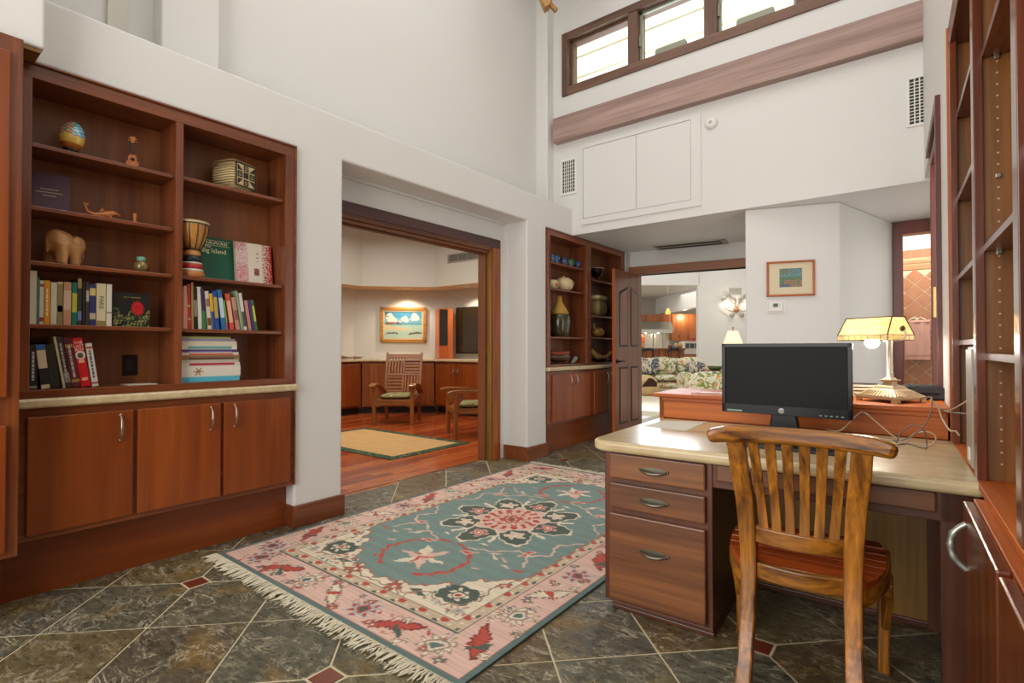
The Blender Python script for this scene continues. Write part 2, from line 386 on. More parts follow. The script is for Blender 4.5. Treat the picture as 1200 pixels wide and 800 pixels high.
def has_inset(k, m): return m % 2 == 0 and (k - 1 - m) % 4 == 0
INS = .052
def tile(poly, name, mat, th=.0029, ch=.003):
    n = len(poly); cx = sum(p[0] for p in poly) / n; cy = sum(p[1] for p in poly) / n
    def shrink(d): return [(p[0] - (p[0] - cx) / max(1e-6, math.hypot(p[0] - cx, p[1] - cy)) * d, p[1] - (p[1] - cy) / max(1e-6, math.hypot(p[0] - cx, p[1] - cy)) * d) for p in poly]
    lo = shrink(.0055); hi = shrink(.0055 + ch); b = MB(); dz = random.uniform(-.0007, .0007)
    v = [(p[0] - cx, p[1] - cy, -th) for p in lo] + [(p[0] - cx, p[1] - cy, -ch * .5 + dz) for p in lo] + [(p[0] - cx, p[1] - cy, dz) for p in hi]
    f = [tuple(range(2 * n, 3 * n))]
    for i in range(n):
        j = (i + 1) % n; f += [(i, j, n + j, n + i), (n + i, n + j, 2 * n + j, 2 * n + i)]
    b.add(v, f); o = b.build(name, mat, floor)
    o.location = Vector((cx, cy, 0)) - floor.location
    return o
ntile = 0
for k in range(-6, 18):
    for m in range(-22, 10):
        q = [(k, m), (k + 1, m), (k + 1, m + 1), (k, m + 1)]; P4 = [node(*a) for a in q]; poly = []
        for i in range(4):
            p = Vector(P4[i]); pa = Vector(P4[i - 1]); pb = Vector(P4[(i + 1) % 4])
            if has_inset(*q[i]):
                poly += [tuple(p + (pa - p).normalized() * INS * 1.35), tuple(p + (pb - p).normalized() * INS * 1.35)]
            else: poly.append(tuple(p))
        poly = clip(poly, -3.615, .35, -.35, 9.2)
        if len(poly) >= 3:
            ar = abs(sum(poly[i][0] * poly[(i + 1) % len(poly)][1] - poly[(i + 1) % len(poly)][0] * poly[i][1] for i in range(len(poly)))) / 2
            if ar > .004: tile(poly, 'slate_tile', MATS['slate']); ntile += 1
        if has_inset(k, m):
            c = node(k, m); e = INS * .92
            if -3.5 < c[0] < .3 and -.3 < c[1] < 9: tile([(c[0] - e, c[1] - e), (c[0] + e, c[1] - e), (c[0] + e, c[1] + e), (c[0] - e, c[1] + e)], 'red_inset_tile', TERRA)
# ---- study floor of narrow boards
sf = struct(BX(-8.6, -3.62, 1.0, 7.4, -.12, -.012).build('floor_study', plain('subfloor', '#3a1c0c', .8)))
sf2 = MB(); cols = []
pal = ['#b0522a', '#9a3e1e', '#c0622e', '#8c3418', '#b85a2a', '#a8481f', '#c66c34']
x = -8.59; plank_v = []
while x < -3.63:
    wd = .088; y = 1.0 - random.random() * 1.3
    while y < 7.4:
        L = random.uniform(1.2, 2.6); y0, y1 = max(y, 1.0), min(y + L, 7.4)
        if y1 - y0 > .05:
            n0 = len(sf2.v); sf2.box(x + .0008, x + wd - .0008, y0 + .0008, y1 - .0008, -.011, 0); c = L3(random.choice(pal)) * random.uniform(.9, 1.1); cols += [c] * 8
        y += L
    x += wd
so = sf2.build('floor_boards', MATS['cherry_boards'], sf); so['kind'] = 'stuff'
at = so.data.color_attributes.new('Col', 'FLOAT_COLOR', 'POINT')
for i, c in enumerate(cols): at.data[i].color = (*c, 1)
struct(BX(-3.635, -3.605, 2.1, 4.36, -.1, .003).build('trim_1', MAHF['y']), 'wooden threshold strip')
struct(BX(-14, 12, 9.2, 34, -.1, -.001).build('floor_living', MATS['pale_carpet']))
# ---- left wall, one slab with its openings
pl = [(-1.4, 2.788), (-1.4, 2.474), (1.80, 2.474), (1.80, 0), (2.153, 0), (2.153, 2.485), (4.339, 2.485), (4.339, 0), (4.69, 0), (4.69, 2.478), (6.556, 2.478), (6.556, 0), (6.72, 0), (6.72, 2.788)]
struct(MB().prism(pl, 'x', XW, -3.47).build('wall_left', WHITE, bevel=.014, seg=3))
struct(BX(-3.62, -3.45, -1.4, 2.20, 0, 2.474).build('wall_left_niche_back', WHITE))
struct(BX(-3.62, -3.45, 4.33, 6.72, 0, 2.474).build('wall_left_niche_back', WHITE))
struct(MB().prism([(2.15, 2.30), (4.255, 2.30), (4.255, 0), (4.35, 0), (4.35, 2.52), (2.15, 2.52)], 'x', -3.50, -3.62).build('wall_opening_back', WHITE))
struct(BX(-3.9, -3.62, 1.40, 5.3, 2.52, 5.7).build('wall_left_upper', WHITE))
struct(BX(-3.9, -3.46, -1.4, 6.72, 2.47, 2.60).build('wall_left_ledge', WHITE))
struct(BX(-3.9, -3.50, 1.13, 1.452, 2.6, 5.7).build('wall_left_pilaster', WHITE, bevel=.012, seg=3))
struct(BX(-4.0, -3.64, -1.4, 1.3, 2.6, 5.7).build('wall_left_upper_recess', WHITE))
struct(BX(-3.7, -3.46, 5.10, YB + .02, 2.6, 5.7).build('wall_left_corner_pilaster', WHITE, bevel=.012, seg=3))
struct(MB().prism([(-1.4, 2.478), (.532, 2.478), (.532, 5.7), (-1.4, 5.7)], 'x', -3.46, -3.035).build('wall_bulkhead', WHITE, bevel=.012, seg=3))
struct(BX(-3.205, -3.05, -.8, .52, 2.462, 2.478).build('trim_2', OLIVE['y']), 'brown wooden soffit board under the bulkhead')
# ---- back wall over the hall with the clerestory window
WX0, WX1, WZ0, WZ1 = -3.33, .02, 4.142, 4.885
pb = MB(); pb.box(-3.9, .5, YB, YB + .22, ZS, WZ0); pb.box(-3.9, .5, YB, YB + .22, WZ1, 5.7); pb.box(-3.9, WX0, YB, YB + .22, WZ0, WZ1); pb.box(WX1, .5, YB, YB + .22, WZ0, WZ1)
struct(pb.build('wall_back', WHITE))
struct(BX(-3.62, .6, YB + .22, 6.95, ZS, ZS + .14).build('ceiling_hall', WHITE))
struct(BX(-4.0, .9, -2.3, 5.5, 5.62, 5.75).build('ceiling', WHITE))
beam = struct(center(BX(-3.41, .075, YB - .092, YB + .01, 3.588, 3.876).build('trim_3', BEAMW, bevel=.004)), 'long weathered pinkish brown beam across the upper back wall')
# window
win = struct(thing('window_1', 'clerestory strip window with brown wooden frame', 'window', (-1.6, YB, WZ0))); del win['category']
def wb(n, *a, mat=None, bev=.003, par=None): return BX(*a).build(n, mat, par or win, bevel=bev, world=True)
wb('frame_rail', WX0, WX1, YB - .022, YB + .2, WZ0, WZ0 + .098, mat=WINW['x']); wb('frame_rail', WX0, WX1, YB - .022, YB + .2, WZ1 - .082, WZ1, mat=WINW['x'])
wb('frame_stile', WX0, WX0 + .082, YB - .024, YB + .2, WZ0, WZ1, mat=WINW['z']); wb('frame_stile', WX1 - .07, WX1, YB - .024, YB + .2, WZ0, WZ1, mat=WINW['z'])
ml = [-2.43, -1.606, -.80]
for x in ml: wb('mullion', x - .056, x + .056, YB - .01, YB + .2, WZ0 + .098, WZ1 - .082, mat=WINW['z'])
xs = [WX0 + .082] + [q for x in ml for q in (x - .056, x + .056)] + [WX1 - .07]
ALU = plain('sage_aluminium', '#8d9180', .4, .3)
for i in range(4):
    a, b = xs[2 * i], xs[2 * i + 1]; z0, z1 = WZ0 + .098, WZ1 - .082
    sm = MB(); s_ = .03; y0, y1 = YB + .05, YB + .085
    sm.box(a, a + s_, y0, y1, z0, z1); sm.box(b - s_, b, y0, y1, z0, z1); sm.box(a, b, y0, y1, z0, z0 + s_); sm.box(a, b, y0, y1, z1 - s_, z1)
    sash = sm.build('sash', WINW['z'] if i == 0 else ALU, win, bevel=.002, world=True)
    BX(a + s_, b - s_, YB + .065, YB + .069, z0 + s_, z1 - s_).build('pane', GLASS, sash, world=True)
    if i:
        op = MB(); c = (a + b) / 2
        op.prism([(c - .17, z0 + .005), (c + .17, z0 + .005), (c + .165, z0 + .055), (c + .15, z0 + .07), (c - .15, z0 + .07), (c - .165, z0 + .055)], 'y', YB + .005, YB + .045)
        op.build('window_operator', ALU, win, bevel=.003, world=True)
        BX(a + .002, a + .02, YB + .02, YB + .05, z0 + .18, z0 + .30).build('latch', ALU, win, bevel=.003, world=True)
# bright roof overhang seen through the clerestory
ev = struct(thing('roof_eave', 'sunlit pale boarded roof overhang outside the clerestory', 'eave', (-1.6, YB + .9, 5.0))); del ev['category']
EAVE = plain('eave_paint', '#f3f0dc', .7)
for i in range(4):
    y0 = YB + .30 + .42 * i
    MB().box(-4.2, 1.0, y0 + .006, y0 + .414, 5.02 - .02 * i, 5.06 - .02 * i).build('eave_board', EAVE, ev, world=True)
BX(-4.2, 1.0, YB + 2.0, YB + 2.06, 4.72, 5.0).build('fascia', plain('fascia_grey', '#9aa2b4', .6), ev, world=True)
area('eave_bounce', (-1.6, YB + 1.3, 4.0), (R(180), 0, 0), 5, 1.4, 60, (1, .98, .93))
# ---- hall end: header with dark beam, door wall, picture wall, bathroom door wall
HA = R(7.3); HM = Matrix.Translation((-3.165, 6.66, 0)) @ Matrix.Rotation(HA, 4, 'Z')
def hb(name, *a, mat=None, bev=0): o = BX(*a).build(name, mat, bevel=bev); o.location = (-3.165, 6.66, 0); o.rotation_euler = (0, 0, HA); ROOTM[o.name] = HM; return struct(o)
hb('wall_hall_end', -.1, 2.2, 0, .14, 2.165, ZS, mat=WHITE); hb('wall_hall_end_jamb', -.3, .02, 0, .14, 0, ZS, mat=WHITE)
hb('trim_4', 0.0, 2.2, -.022, .16, 2.165, 2.275, mat=MAHD['x'], bev=.004); hb('trim_5', .0, .085, -.022, .16, 0, 2.2, mat=MAHD['z'], bev=.004)
struct(MB().prism([(-1.311, 5.285), (-.566, 5.505), (-.223, 6.79), (-.5, 7.0), (-1.42, 6.9)], 'z', 0, ZS).build('wall_picture', WHITE, bevel=.012, seg=3))
# right wall (the plan is two degrees off square)
RA = R(2.0); RM = Matrix.Rotation(RA, 4, 'Z')
def rw(o): o.rotation_euler = (0, 0, RA); ROOTM[o.name] = RM; return o
XR = .215
struct(rw(MB().prism([(3.04, 0), (3.59, 0), (3.59, 2.44), (4.47, 2.44), (4.47, 0), (4.49, 0), (4.49, 2.5), (5.3, 2.5), (5.3, 5.7), (-2.3, 5.7), (-2.3, 2.60), (3.04, 2.60)], 'x', XR, XR + .36).build('wall_right', WHITE, bevel=.010, seg=3)))
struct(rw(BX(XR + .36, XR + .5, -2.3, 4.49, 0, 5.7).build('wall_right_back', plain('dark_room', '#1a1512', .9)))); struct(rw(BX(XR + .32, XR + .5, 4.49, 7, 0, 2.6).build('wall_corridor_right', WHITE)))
DKM = wood('dark_mahogany_z', '#48160a', '#702a14', 'z', 1, .4, .1)
d1 = struct(rw(MB().prism([(3.595, 0), (3.655, 0), (3.655, 2.37), (4.40, 2.37), (4.40, 0), (4.468, 0), (4.468, 2.438), (3.595, 2.438)], 'x', XR - .002, XR + .3).build('door_1', DKM, bevel=.003)), 'dark mahogany door frame set in the right wall')
struct(rw(MB().prism([(3.54, 0), (3.60, 0), (3.60, 2.44), (4.49, 2.44), (4.49, 2.50), (3.54, 2.50)], 'x', XR - .022, XR + .001).build('trim_7', DKM, bevel=.003)), 'mahogany casing of the right wall doorway')
dl_ = area('doorway_fill', tuple(RM @ Vector((XR + .09, 4.03, 1.2))), (R(90), 0, R(92)), .72, 2.3, 12, (1, .97, .93))  # hidden area lamp added inside the doorway to brighten the hall walls
MB().prism([(4.36, 1.36), (4.402, 1.36), (4.402, 1.56), (4.36, 1.56)], 'x', XR + .002, XR + .022).build('strike_plate', plain('brass_pale', '#b89a62', .35, .6), d1, bevel=.003)
# bathroom door wall and bathroom
struct(MB().prism([(-.5, 0), (-.215, 0), (-.215, ZS), (.3, ZS), (.3, ZS + .2), (-.5, ZS + .2)], 'y', 6.79, 6.9).build('wall_bath_front', WHITE))
struct(MB().prism([(-.222, 0), (-.14, 0), (-.14, 2.345), (.25, 2.345), (.25, 2.479), (-.222, 2.479)], 'y', 6.755, 6.92).build('door_2', DKM, bevel=.004), 'dark wooden frame of the bathroom doorway')
struct(BX(-.9, -.8, 6.9, 8.0, 0, 2.8).build('wall_bath_left', WHITE)); struct(BX(.45, .5, 6.9, 8.0, 0, 2.8).build('wall_bath_right', WHITE))
struct(BX(-.9, .5, 6.9, 8.0, 2.7, 2.8).build('ceiling_bath', WHITE)); struct(BX(-.9, .5, 6.8, 8.0, -.1, -.01).build('floor_bath', plain('bath_floor', '#b08a6a', .5)))
YT = 7.86
wt = struct(BX(-.85, .45, YT, YT + .14, 0, 2.75).build('wall_bath_tiled', plain('tile_grout', '#e6cba8', .7)))
wp = BX(-.85, .45, YT - .012, YT + .001, 2.335, 2.74).build('painted_band', WHITE, wt)
TAN = plain('tan_tile', '#b07a58', .3, var=.18); TS = .134
for i in range(-9, 10):
    for j in range(0, 26):
        h = TS * .7071 * .91; cx, cz = -.05 + (i + (j % 2) * .5) * TS * 1.414, 2.02 - j * TS * .7071
        if -.34 < cx < .30 and .55 < cz: MB().prism([(-h, 0), (0, -h), (h, 0), (0, h)], 'y', -.008, .001).build('tile', TAN, wt).location = (cx, YT, cz)
for i in range(-3, 4): MB().prism([(-.054, -.042), (.054, -.042), (.054, .042), (-.054, .042)], 'y', -.010, .001).build('border_tile', TAN, wt).location = (-.03 + i * .115, YT, 2.285)
MB().prism([(0, 2.165), (-.012, 2.175), (-.024, 2.205), (-.024, 2.222), (0, 2.232)], 'x', -.85, .45).build('moulding', plain('tan_moulding', '#d2a780', .35), wt).location = (0, YT, 0)
MB().prism([(0, 2.09), (-.010, 2.10), (-.010, 2.155), (0, 2.16)], 'x', -.85, .45).build('relief_strip', plain('tan_relief', '#b98a62', .4, var=.3), wt).location = (0, YT, 0)
# ---- study room shell
WC = plain('study_paint', '#d6d2c8', .6)
oct_ = [(-8.38, 1.0), (-8.38, 5.89), (-7.14, 7.13), (-3.6, 7.13)]
def wallrun(pts, th, z0, z1, name, mat):
    for a, b in zip(pts, pts[1:]):
        d = (Vector(b) - Vector(a)).normalized(); n = Vector((-d.y, d.x)); e = d * .0
        q = [Vector(a), Vector(b), Vector(b) + n * th, Vector(a) + n * th]
        struct(MB().prism([tuple(p) for p in q], 'z', z0, z1).build(name, mat))
wallrun(oct_, .12, 0, 2.268, 'wall_study', WC)
soff = [(-7.80, 1.0), (-7.80, 5.65), (-6.90, 6.55), (-3.6, 6.55)]
n_ = MB()
poly = [(-7.80, 1.0), (-7.80, 5.65), (-6.90, 6.55), (-3.68, 6.55)] + [(-3.68, 7.3), (-7.2, 7.3), (-8.5, 6.0), (-8.5, 1.0)]
struct(MB().prism(poly, 'z', 2.268, 4.1).build('wall_study_soffit', plain('study_paint_upper', '#cfcabd', .6)))
struct(MB().prism([(p[0], p[1]) for p in [(-7.795, 1.0), (-7.795, 5.652), (-6.898, 6.545), (-3.6, 6.545), (-3.6, 7.12), (-7.14, 7.12), (-8.37, 5.89), (-8.37, 1.0)]], 'z', 2.262, 2.268).build('trim_6', plain('soffit_warm_glow', '#d8b48a', .5)), 'tan underside of the study soffit, its warm light painted in')  # warm downlight tone put into the colour of the underside
struct(BX(-8.6, -3.68, .9, 7.3, 4.1, 4.2).build('ceiling_study', WHITE)); struct(BX(-8.6, -3.62, .9, 1.0, 0, 4.2).build('wall_study_near', WC))
struct(BX(-3.75, -3.62, .9, 2.2, 0, 2.8).build('wall_study_right', WC)); struct(BX(-3.75, -3.62, 4.34, 7.3, 0, 2.8).build('wall_study_right', WC)); struct(BX(-4.1, -3.91, .9, 7.3, 2.5, 4.2).build('wall_study_right', WC))
# ---- living room shell, in a frame turned with the view (x along, y away)
LA = YAW; LM = Matrix.Rotation(LA, 4, 'Z')
def lr(o): o.rotation_euler = (0, 0, LA); ROOTM[o.name] = LM; return o
def lx(u, d): return (u - 600) / FPX * d
def lz(v, d): return CAM_H - (v - 408) / FPX * d
struct(lr(BX(5.36, 10, 15.0, 15.2, 0, 5).build('wall_living', WHITE, bevel=.012))); struct(lr(BX(0, 5.4, 15.0, 15.2, 2.98, 5).build('wall_living_header', WHITE)))
struct(lr(BX(-.4, 12, 7.9, 15.2, 5, 5.1).build('ceiling_living', WHITE)))
struct(lr(BX(9.9, 10, 8.5, 15, 0, 5).build('wall_living_right', WHITE))); 
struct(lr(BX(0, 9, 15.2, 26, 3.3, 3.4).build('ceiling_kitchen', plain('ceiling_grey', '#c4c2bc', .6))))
struct(lr(MB().prism([(lx(830, 17.2), 17.2), (lx(818, 18.4), 18.4), (lx(750, 24.7), 24.7), (lx(735, 26), 26), (lx(735, 26), 26.2), (lx(850, 17.4), 17.4)], 'z', 2.62, 3.32).build('wall_kitchen_bulkhead', WHITE)))
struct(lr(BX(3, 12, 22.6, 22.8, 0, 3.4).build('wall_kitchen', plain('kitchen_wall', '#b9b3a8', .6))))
# ---- baseboards of the two piers
def bboard(name, poly): struct(MB().prism(poly, 'z', 0, .142).build(name, MAHF['y'], bevel=.004))
bboard('baseboard_left', [(XW - .1, 1.79), (XW + .016, 1.79), (XW + .016, 2.17), (-3.5, 2.17), (-3.5, 2.152), (XW - .004, 2.152), (XW - .004, 1.80), (XW - .1, 1.80)])
bboard('baseboard_pier', [(-3.5, 4.322), (XW + .016, 4.322), (XW + .016, 4.692), (XW - .004, 4.692), (XW - .004, 4.34), (-3.5, 4.34)])
# ---- pocket door casing in the wide opening
cas = struct(thing('door_3', 'dark mahogany casing around the wide study opening', 'door frame', (-3.55, 3.3, 0))); del cas['category']
def cb(n, *a, mat, bev=.004): return BX(*a).build(n, mat, cas, bevel=bev, world=True)
cb('head_casing', -3.50, -3.478, 2.2, 4.25, 2.205, 2.297, mat=wood('purple_mahogany_y', '#3c1a18', '#5e2f2a', 'y', 1, .35, .2))
cb('side_casing', -3.50, -3.478, 4.135, 4.25, 0, 2.205, mat=RMAH['z']); cb('side_casing', -3.50, -3.478, 2.17, 2.29, 0, 2.205, mat=RMAH['z'])  # brighter wood here puts the light on the side casing into its colour
cb('head_jamb', -3.62, -3.50, 2.2, 4.2, 2.17, 2.205, mat=MAHD['y']); cb('track', -3.585, -3.555, 2.2, 4.12, 2.155, 2.17, mat=BLK); cb('head_stop', -3.55, -3.52, 2.2, 4.15, 2.145, 2.17, mat=MAHD['y'])
cb('head_stop', -3.64, -3.59, 2.2, 4.12, 2.14, 2.17, mat=MAHD['y'])
cb('side_jamb', -3.548, -3.50, 4.115, 4.2, 0, 2.17, mat=OLIVE['z']); cb('side_jamb', -3.66, -3.565, 4.095, 4.2, 0, 2.17, mat=MAHD['z']); cb('side_jamb', -3.62, -3.50, 2.18, 2.26, 0, 2.17, mat=MAHD['z'])
cb('door_edge', -3.566, -3.548, 4.125, 4.16, 0, 2.16, mat=OLIVE['z']); cb('edge_pull', -3.563, -3.551, 4.118, 4.128, .98, 1.09, mat=plain('old_brass', '#5c4c28', .4, .8))
# ---- ceiling beam end high in the corner
bt = thing('rafter_tail', 'carved wooden rafter end poking into the top of the view', 'beam', tuple(onD(638, -20, 5.0)))
CW = wood('rafter_y', '#8a5a2c', '#b98a4e', 'y', 1, .5, 0)
pz = bt.location
MB().prism([(-.085, .02), (-.06, -.12), (-.02, -.215), (.0, -.265), (.045, -.24), (.075, -.16), (.08, .02)], 'y', -.05, .05).build('rafter_body', CW, bt, bevel=.006)
BX(-.085, .08, -.05, .05, .0, 1.35).build('rafter_post', CW, bt, bevel=.006)
MB().beam((.03, 0, -.18), (.115, 0, -.27), .04, .04, up=(0, 1, 0)).build('peg', CW, bt, bevel=.006)
bt.rotation_euler = (0, 0, YAW)

# =================================================================== BUILT-IN CABINETS, DESK, CHAIR
def pull(parent, p, axis, L=.125, out=(1, 0, 0), world=True, mat=None):
    """arched cast pull of length L along axis at p, standing off along out"""
    a = Vector(axis); o_ = Vector(out); p = Vector(p); pts = []; rs = []
    for i in range(13):
        q = i / 12; s_ = q * 2 - 1; h = .028 * (1 - abs(s_) ** 3.2); pts.append(p + a * (s_ * L / 2) + o_ * h); rs.append(.0042 + .0016 * math.cos(s_ * 1.5) + (.0022 if i in (6,) else 0))
    b = MB().tube(pts, rs, 8)
    for s_ in (-1, 1): b.ball(p + a * (s_ * L / 2) + o_ * .002, .0075, 8)
    return b.build('handle', mat or IRON, parent, world=world)
def cab_door(root, x, y0, y1, z0, z1, mat, hy=None, hz=None, name='door', thick=.02):
    d = BX(x, x + thick, y0, y1, z0, z1).build(name, mat, root, bevel=.005, seg=2, world=True)
    if hy is not None: pull(d, (x + thick, hy, hz), (0, 0, 1))
    return d
def holes(root, pts, mat):
    b = MB()
    for p in pts: b.box(p[0] - .003, p[0] + .003, p[1] - .003, p[1] + .003, p[2] - .003, p[2] + .003)
    o = b.build('shelf_pin_holes', mat, root, world=True); o['kind'] = 'stuff'
# ---- tall cabinet at the left edge
XT = -2.99
tc = thing('tall_cabinet', 'tall mahogany cabinet with plain slab doors, cut off at the far left', 'cabinet', (-3.1, -.1, 0))
BX(-3.43, XT, -.75, .455, .29, 2.47).build('body', MAHF['z'], tc, bevel=.002, world=True)
cab_door(tc, XT, -.05, .415, .957, 2.397, MAH['z'], name='upper_door'); cab_door(tc, XT, -.05, .415, .315, .842, MAH['z'], name='lower_door')
cab_door(tc, XT, -.73, -.08, .957, 2.397, MAH['z'], name='upper_door'); cab_door(tc, XT, -.73, -.08, .315, .842, MAH['z'], name='lower_door')
BX(-3.43, -3.125, -.75, .422, 0, .29).build('toe_kick', MAH['y'], tc, world=True)
# ---- bookcase between tall cabinet and pier
XB = -3.42
def bookcase(root, y0, y1, fr, zt, zo, zf, shelves, doors, zdoor, zbot, ycut, xf=-3.185, crown=True):
    """fr: list of (a,b) face-frame stiles; shelves: per bay list of heights"""
    for a, b in fr: BX(XB, xf, a, b, zf - .0375, zt - .01).build('stile', MAHF['z'], root, bevel=.002, world=True)
    BX(XB, xf + .001, y0 + .012, y1 - .012, zo, zt - .01).build('top_rail', MAHF['y'], root, bevel=.002, world=True)
    BX(XB - .012, XB, y0, y1, zf - .0375, zt).build('back_panel', MAHD['z'], root, world=True)
    BX(XB, xf + .001, y0 + .008, y1 - .008, zf - .038, zf).build('bottom_rail', MAHF['y'], root, bevel=.002, world=True)
    m = MB(); m.box(xf - .03, xf + .012, y0, y1, zt - .010, zt + .002); m.box(xf - .03, xf + .010, y1 - .012, y1, zbot, zt)
    if crown: m.box(xf - .03, xf + .010, y0, y0 + .01, .95, zt)
    m.build('edge_moulding', MAHF['y'], root, bevel=.003, world=True)
    for i, hs in enumerate(shelves):
        a, b = fr[i][1], fr[i + 1][0]
        # inner sides
        for z in hs:
            sh = BX(XB, xf - .022, a + .002, b - .002, z - .02, z).build('shelf', MAHF['y'], root, bevel=.003, world=True)
        holes(root, [(x_, y_, z_ * .032 + zf + .06) for x_ in (xf - .06,) for y_ in (b - .001,) for z_ in range(int((zo - zf - .1) / .032))], MAHD['z'])
    BX(-3.45, xf, y0 + .005, y1 - .012, zbot, zf - .083).build('base_carcass', MAHF['y'], root, bevel=.002, world=True)
    for d in doors: cab_door(root, xf, d[0], d[1], zdoor[0], zdoor[1], MAH['z'], d[2], d[3])
    BX(-3.45, -3.295, y0 - .033, ycut, 0, zbot).build('toe_kick', MAH['y'], root, world=True)
bk = thing('bookcase', 'long built-in mahogany bookcase with open shelves over three doors, left wall', 'bookcase', (-3.3, 1.14, 0))
bookcase(bk, .458, 1.796, [(.470, .517), (1.101, 1.138), (1.724, 1.784)], 2.468, 2.396, .969, [[2.108, 1.817, 1.563, 1.272], [2.112, 1.563, 1.269]],
         [(.509, .912, .856, .763), (.932, 1.335, 1.281, .764), (1.353, 1.757, 1.410, .768)], (.312, .848), .285, 1.80, crown=False)
tag(center(MB().prism([(-3.445, .888), (-3.158, .888), (-3.150, .896), (-3.150, .922), (-3.158, .931), (-3.445, .931)], 'y', .460, 1.797).build('stone_worktop', STONE, bevel=.004)), 'cream stone worktop under the left wall bookcase shelves', 'worktop')
sw = BX(XB, XB + .006, .93, 1.0, 1.012, 1.124).build('wall_plate', plain('dark_bronze', '#2a1d14', .35, .3), bk, bevel=.002, world=True)
MB().box(XB + .006, XB + .010, .948, .982, 1.035, 1.10).build('rocker_switch', BLK, sw, bevel=.002, world=True)
# ---- second bookcase past the opening
bk2 = thing('bookcase', 'narrow-bayed mahogany bookcase behind the open hall door, beyond the white pier', 'bookcase', (-3.3, 5.62, 0))
bookcase(bk2, 4.692, 6.554, [(4.702, 4.752), (5.535, 5.648), (6.48, 6.542)], 2.468, 2.404, .983, [[2.122, 1.832, 1.290], [2.02, 1.571, 1.297]],
         [(4.775, 5.185, 5.125, .785), (5.192, 5.605, 5.255, .785), (5.69, 6.065, 6.02, .785), (6.072, 6.45, 6.115, .785)], (.350, .872), .325, 6.556)
tag(center(MB().prism([(-3.445, .908), (-3.158, .908), (-3.150, .916), (-3.150, .944), (-3.158, .953), (-3.445, .953)], 'y', 4.695, 6.55).build('stone_worktop', STONE, bevel=.004)), 'cream stone worktop under the bookcase behind the open door', 'worktop')
# ---- open panelled hall door, standing against the second bookcase
DX0, DX1, DY0, DY1, DZ = -2.975, -2.935, 5.79, 6.56, 2.135
od = thing('panelled_door', 'open dark mahogany hall door with tall peaked panels and black lever', 'door', (-2.955, 6.56, 0))
BX(DX0, DX1, DY0, DY1, .012, DZ).build('door_slab', MAHF['z'], od, bevel=.003, world=True)
BX(DX0 + .002, DX1 - .002, DY0 - .002, DY0 + .001, .012, DZ).build('orange_edge', ORG['z'], od, world=True)  # thin orange wood facing on the door's near edge
def pent(y0, y1, z0, z1, pk):      # panel peaked toward the door's middle
    return [(y0, z0), (y1, z0), (y1, z1 + (pk if pk > 0 else 0)), (y0, z1 + (-pk if pk < 0 else 0))]
for y0, y1, pk in ((DY0 + .11, DY0 + .35, .09), (DY0 + .43, DY0 + .66, -.09)):
    for z0, z1, p in ((1.18, 1.86, pk), (.22, .93, 0)):
        P_ = pent(y0, y1, z0, z1, p); q = MB().prism(P_, 'x', DX1, DX1 + .002).build('groove_shade', plain('groove', '#2a0f0a', .5), od, world=True)  # flat dark plate stands in for the shade of a sunk groove
        c = (sum(a for a, b in P_) / 4, sum(b for a, b in P_) / 4)
        i_ = [(c[0] + (a - c[0]) * .80, c[1] + (b - c[1]) * (.93)) for a, b in P_]
        MB().prism(i_, 'x', DX1, DX1 + .010).build('raised_panel', MAHF['z'], od, bevel=.006, world=True)
lv = MB(); lv.ball((DX1 + .004, DY0 + .055, 1.0), (.006, .028, .028), 12); lv.tube([(DX1, DY0 + .055, 1.0), (DX1 + .05, DY0 + .055, 1.0)], .009, 8); lv.tube([(DX1 + .05, DY0 + .045, 1.0), (DX1 + .055, DY0 + .12, 1.004), (DX1 + .05, DY0 + .17, .998)], [.010, .008, .006], 8)
lv.tube([(DX0, DY0 + .055, 1.0), (DX0 - .05, DY0 + .055, 1.0)], .009, 8); lv.tube([(DX0 - .05, DY0 + .055, 1.0), (DX0 - .05, DY0 + .17, 1.0)], .008, 8)
lv.build('lever_handle', DARKIRON, od, world=True)
for z in (.3, 1.1, 1.9): MB().tube([(DX0 - .004, DY1, z - .045), (DX0 - .004, DY1, z + .045)], .007, 8).build('hinge', DARKIRON, od, world=True)
# ---- desk
dr = thing('desk', 'built-in wooden desk with three brown drawers on the left and knee space', 'desk', (-.5, 2.165, 0), R(2.5))
def db(n, *a, mat, bev=.003): return BX(*a).build(n, mat, dr, bevel=bev)
db('cabinet_body', -.637, -.165, .0, .80, .03, .70, mat=DSKD['z']); db('base_shoe', -.60, -.16, -.004, .78, 0, .018, mat=DSKD['x']); db('plinth', -.60, -.165, .006, .78, .0, .03, mat=DSKD['x'])
for i, (z0, z1, mt) in enumerate(((.585, .692, DSK['x']), (.452, .562, DSK['x']), (.048, .428, DSK['x']))):
    d = BX(-.606, -.188, -.022, 0, z0, z1).build('drawer_front', mt, dr, bevel=.006)
    p = MB(); zc = (z0 + z1) / 2 + (.05 if i == 2 else 0); q = []
    for k in range(13): s_ = k / 6 - 1; q.append((-.40 + s_ * .062, -.024 - .022 * (1 - abs(s_) ** 2.5), zc - .010 * (1 - s_ * s_)))
    p.tube(q, [.0035 + .003 * math.cos((k / 6 - 1) * 1.4) for k in range(13)], 8)
    for s_ in (-1, 1): p.ball((-.40 + s_ * .062, -.024, zc), .006, 8)
    p.prism([(-.40 + .055 * math.cos(a), zc + .013 * math.sin(a)) for a in [math.pi * j / 8 for j in range(16)]], 'y', -.0235, -.021)
    p.build('drawer_pull', plain('dark_pewter', '#7a7668', .35, .9), d)
d = BX(-.145, .535, -.020, 0, .632, .697).build('knee_drawer_front', DSK['x'], dr, bevel=.005)
db('apron', -.165, .64, 0, .02, .60, .70, mat=DSKD['x']); db('right_stile', .545, .635, .0, .025, .0, .70, mat=DSKD['z'])
db('right_side', .63, .645, 0, .80, 0, .70, mat=DSKD['z'])
